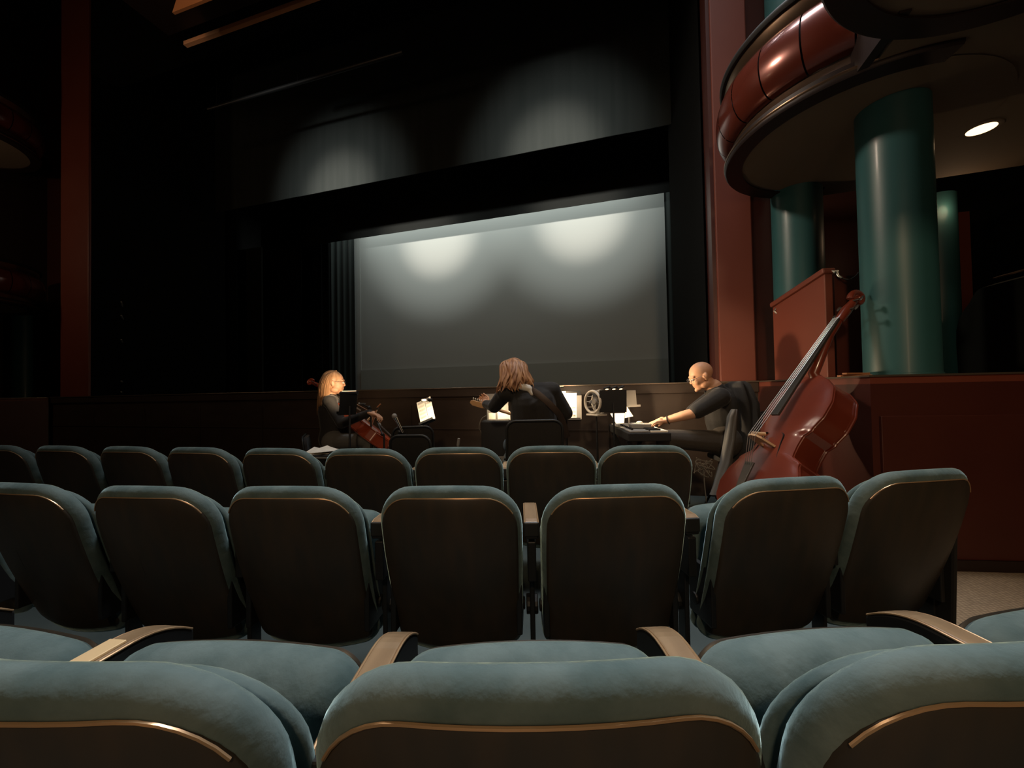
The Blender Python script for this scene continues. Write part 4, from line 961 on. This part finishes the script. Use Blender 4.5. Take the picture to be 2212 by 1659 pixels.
c = PX(1390, 862, 4.32); t = thing('floor_monitor', 'dim round speaker against the stage wall behind the keyboard', 'speaker', c); F = basis(c, (0, 0, 1), LV(-.1, -1))
w = MB(F); w.box((0, -.06, 0), (.26, .14, .22)); w.build('cabinet', 'black_paint', t, bevel=.01); w = MB(F); w.lathe([(.0, 0), (.03, .0), (.075, .02), (.085, .025)], 24); 
w = MB(F @ Matrix.Rotation(-PI/2, 4, 'X')); w.lathe([(0, .012), (.025, .014), (.07, .028), (.082, .022)], 24); w.build('cone', 'black_metal', t, smooth=True)
# ============================================================ keyboard player
D = 3.5
kp = thing('person', 'bald keyboard player in a black t-shirt, bent over the keys, facing left', 'person', G((1555-1106)/FPX*D, D))
hc = PX(1514, 812, D); kf = LV(-1, .12, -.52); B = MB()
HF = head_part(B, hc, kf, LV(-.42, 0, 1), 1.04)
neck = PX(1541, 837, D); chest = PX(1562, 872, D); pel = PX(1572, 945, D)
shN = PX(1556, 858, D-.17); shF = PX(1545, 856, D+.17); elN = PX(1497, 893, D-.18); wrN = PX(1436, 909, D-.06); elF = PX(1490, 894, D+.20); wrF = PX(1440, 906, D+.12)
B.cap(hc+LV(.035, 0, -.05), neck, .060, .066); B.cap(neck, chest, .075, .11); B.cap(chest, pel, .12, .12); B.cap(shN, shF, .062, .062)
for s_, e_, w_ in ((shN, elN, wrN), (shF, elF, wrF)): B.cap(s_, e_, .056, .044); B.cap(e_, e_.lerp(w_, .35), .045, .043); B.cap(e_.lerp(w_, .3), w_, .043, .027)
hand_part(B, wrN, LV(-1, -.02, -.10), LV(0, 0, -1), -1, .42, 1.2, 1.05); hand_part(B, wrF, LV(-1, -.05, -.12), LV(0, 0, -1), 1, .45, 1.2, 1.05)
hN = PX(1566, 955, D-.12); hF = PX(1566, 955, D+.12); kN = PX(1436, 947, D-.16); kF = PX(1438, 946, D+.16); aN = Vector((*(kN+LV(.02, 0, 0)).xy, .10)); aF = Vector((*(kF+LV(-.04, 0, 0)).xy, .10))
for h_, k_, a_ in ((hN, kN, aN), (hF, kF, aF)): B.cap(h_, k_, .09, .06); B.cap(k_, a_, .058, .04); B.cap(a_+Vector((0, 0, -.045)), a_+LV(-.17, 0, -.06), .04, .032)
bd = B.build('body', 'skin', kp, remesh=skinvox, sm=1); eyes(bd, HF)
B = MB(); B.cap(neck+LV(.02, 0, -.045), chest, .095, .15); B.cap(chest, PX(1566, 905, D), .152, .165); B.cap(PX(1566, 905, D), PX(1574, 935, D), .165, .16); B.cap(shN, shF, .082, .080)
for s_, e_ in ((shN, elN), (shF, elF)): B.cap(s_, s_.lerp(e_, .86), .082, .066)
B.build('black_tshirt', 'black_cloth', kp, remesh=.008, sm=3)
B = MB(); B.cap(hN, hF, .14, .14)
for h_, k_, a_ in ((hN, kN, aN), (hF, kF, aF)): B.cap(h_, k_, .105, .076); B.cap(k_, a_, .074, .062)
B.build('trousers', 'trousers', kp, remesh=.009, sm=2)
for a_ in (aN, aF): B = MB(); B.cap(a_+Vector((0, 0, -.045)), a_+LV(-.18, 0, -.055), .048, .04); B.build('shoe', 'black_paint', kp, remesh=.008, sm=1)
B = MB(); wd = (elN-wrN).normalized(); c = wrN.lerp(elN, .12); x_ = wd.orthogonal().normalized(); y_ = wd.cross(x_); B.tube([c+(x_*math.cos(a)+y_*math.sin(a))*.034 for a in [2*PI*i/18 for i in range(19)]], .006, 6, caps=False); B.build('wristwatch', 'ebony', kp)
B = MB(HF); B.tube([(-.082, .0, .008), (-.078, .088, .006), (-.05, .104, .004)], .0016, 6); B.tube([(.082, .0, .008), (.078, .088, .006), (.05, .104, .004)], .0016, 6)
for sx in (-1, 1): B.tube([(sx*.033+.02*math.cos(a), .106, .0+.015*math.sin(a)) for a in [2*PI*i/16 for i in range(17)]], .0014, 6, caps=False)
B.build('glasses', 'chrome', kp)
# keyboard
k0 = PX(1318, 918, 3.62); k1 = PX(1418, 912, 3.50); zk = (wrN.z-.075)
kx = LV(.25, 1, 0)          # long side runs away from the viewer
kc = G((1372-1106)/FPX*3.62, 3.62, zk); F = basis(kc, (0, 0, 1), LV(.06, 1, 0))     # local x right(player side), y long side
kb = thing('keyboard', 'stage piano in front of the bald player, lit by the desk lamps', 'keyboard', frame=F)
w = MB(F); w.box((0, 0, -.035), (.34, .86, .07)); w.build('case', 'black_paint', kb, bevel=.008)
w = MB(F); w.box((-.07, 0, .006), (.16, .80, .012)); w.build('control_panel', 'grey_plastic', kb, bevel=.003)
for i in range(35):
    w = MB(F); w.box((.085, -.39+.0229*i, .006), (.14, .0215, .014)); w.build('white_key', 'paper', kb, bevel=.001)
for i in range(34):
    if i % 7 in (2, 6): continue
    w = MB(F); w.box((.055, -.3785+.0229*i, .018), (.09, .012, .014)); w.build('black_key', 'black_paint', kb, bevel=.001)
for i in range(8): w = MB(F); w.tube([(-.11, -.3+.06*i, .012), (-.11, -.3+.06*i, .028)], .010, 10); w.build('knob', 'black_paint', kb, smooth=True)
for sy in (-1, 1):
    w = MB(F); w.beam((-.15, sy*.30, .03-kc.z), (.15, sy*.30, -.075), .035, .02, (0, 1, 0)); w.build('leg', 'black_metal', kb); w = MB(F); w.beam((.15, sy*.33, .03-kc.z), (-.15, sy*.33, -.075), .035, .02, (0, 1, 0)); w.build('leg', 'black_metal', kb)
# gear and papers on the keyboard
F2 = basis(PX(1366, 893, 3.60), LV(-.35, -.3, .75), LV(.5, -.6, .4))
def card(pts, label, nm='paper_sheet', m='paper', cat='paper'):
    P_ = [Vector(p) for p in pts]; n = (P_[1]-P_[0]).cross(P_[2]-P_[0]).normalized()*.002; w = MB(); w.prism(P_, n); return tag(w.build(nm, m), label, cat)
zt = kc.z+.02
card([PX(1352, 875, 3.75), PX(1368, 899, 3.72), PX(1350, 903, 3.68), PX(1350, 900, 3.70)], 'white page standing up like a pointed tent behind the keyboard')
card([PX(1320, 893, 3.80), PX(1350, 892, 3.80), PX(1348, 914, 3.62), PX(1334, 915, 3.62)], 'open pale score leaning on the left end of the keyboard')
card([PX(1318, 893, 3.74), PX(1322, 893, 3.74), PX(1336, 915, 3.60), PX(1331, 915, 3.60)], 'thin edge of a second booklet left of the open score')
c = PX(1382, 910, 3.48); F3 = basis((c.x, c.y, zk+.034), (0, 0, 1), LV(.1, 1)); t = thing('sound_module', 'small pale sound module lying on the keyboard near the player hand', 'electronics', frame=F3)
w = MB(F3); w.box((0, 0, 0), (.17, .14, .035)); w.build('box', 'grey_plastic', t, bevel=.006); w = MB(F3); w.box((-.02, 0, .019), (.10, .10, .004)); w.build('top_panel', 'white_plastic', t, bevel=.001)
w = MB(F3); w.ell((.0, .01, .025), (.028, .028, .014)); w.build('dial', 'white_plastic', t, smooth=True)
# player chair and jackets
F = basis(G((1592-1106)/FPX*3.5, 3.5), (0, 0, 1), LV(-1, .08)); kch = folding_chair(F, 'black chair of the keyboard player with jackets hung over its back', .47, .42, .86)
def draped(nm, m, label, path, wd, cat='jacket'):
    """cloth hung over a chair back: path is a list of (point, half width, thickness)"""
    B = MB(); rg = []
    for i, (p, hw, th) in enumerate(path):
        ring = []
        for k in range(24):
            a = 2*PI*k/24; rip = 1+.16*math.sin(a*5+i*.7)+.08*math.sin(a*9+i)
            ring.append(Vector(p)+LV(math.cos(a)*hw*rip, math.sin(a)*th*rip, 0))
        rg.append(ring)
    B.rings(rg); return tag(B.build(nm, m, smooth=True, angle=80), label, cat)
draped('jacket', 'black_cloth', 'black jacket hung on the chair behind the bald player', [(PX(1592, 824, 3.42), .02, .10), (PX(1590, 830, 3.42), .06, .16), (PX(1602, 870, 3.42), .07, .19), (PX(1606, 930, 3.42), .075, .2), (PX(1596, 990, 3.42), .09, .2), (PX(1578, 1050, 3.42), .10, .18), (PX(1572, 1085, 3.42), .07, .14)], .2)
draped('scarf', 'grey_cloth', 'long dark grey scarf hanging down in front of the black jacket', [(PX(1586, 884, 3.18), .018, .03), (PX(1582, 900, 3.18), .036, .03), (PX(1577, 950, 3.18), .040, .035), (PX(1568, 1000, 3.16), .042, .03), (PX(1556, 1040, 3.14), .045, .03), (PX(1548, 1068, 3.12), .05, .03)], .2, 'scarf')
# tangled cables under the chair
B = MB(); c = PX(1520, 1000, 3.4)
for k in range(5):
    pts = [c+LV(random.uniform(-.08, .08), random.uniform(-.05, .05), random.uniform(-.13, .05)) for _ in range(6)]; B.tube(smooth_path(pts, 18), .004, 5)
pts = [c, c+LV(0, 0, -.15), Vector((c.x, c.y, .01)), Vector((c.x-.2, c.y-.1, .01))]; B.tube(smooth_path(pts, 12), .005, 5)
tag(B.build('cable_tangle', 'grey_plastic', smooth=True), 'tangle of thin cables hanging under the keyboard player chair', 'cable', None, 'stuff')
# ============================================================ double bass
nb = PX(1812, 690, 2.62); bb_ = PX(1640, 950, 2.50)
aa = (nb-bb_).normalized(); vv = (bb_-cam.location).normalized(); nn = -vv; nn = (nn-aa*nn.dot(aa)).normalized()
nn = Matrix.Rotation(R(-58), 3, aa) @ nn
if nn.dot(RV) > 0: nn = Matrix.Rotation(R(116), 3, aa) @ nn
db, F = fiddle('double_bass', 'red brown double bass leaning on the corner of the red ledge, nobody holding it', nb-nn*.03, bb_-nn*.10, nn, 1.05, .240, .168, .315, .185, 'bass_red', .4, 'double bass')
# pickup / bow holder clipped at the bridge
t = thing('bow_holder', 'pale clip with wires fixed beside the bridge of the double bass', 'clip', PX(1640, 940, 2.6)); c = PX(1636, 938, 2.56)
w = MB(); w.tube([c+LV(-.035, 0, .008), c+LV(.05, 0, .0)], .012, 10); w.build('barrel', 'bridge_wood', t, smooth=True)
w = MB(); w.tube(smooth_path([c+LV(-.03, 0, -.01), c+LV(.0, -.02, -.05), c+LV(.05, 0, -.06), c+LV(.04, .0, -.01), c+LV(.09, .0, -.04)], 16), .003, 6); w.build('wire', 'string', t)
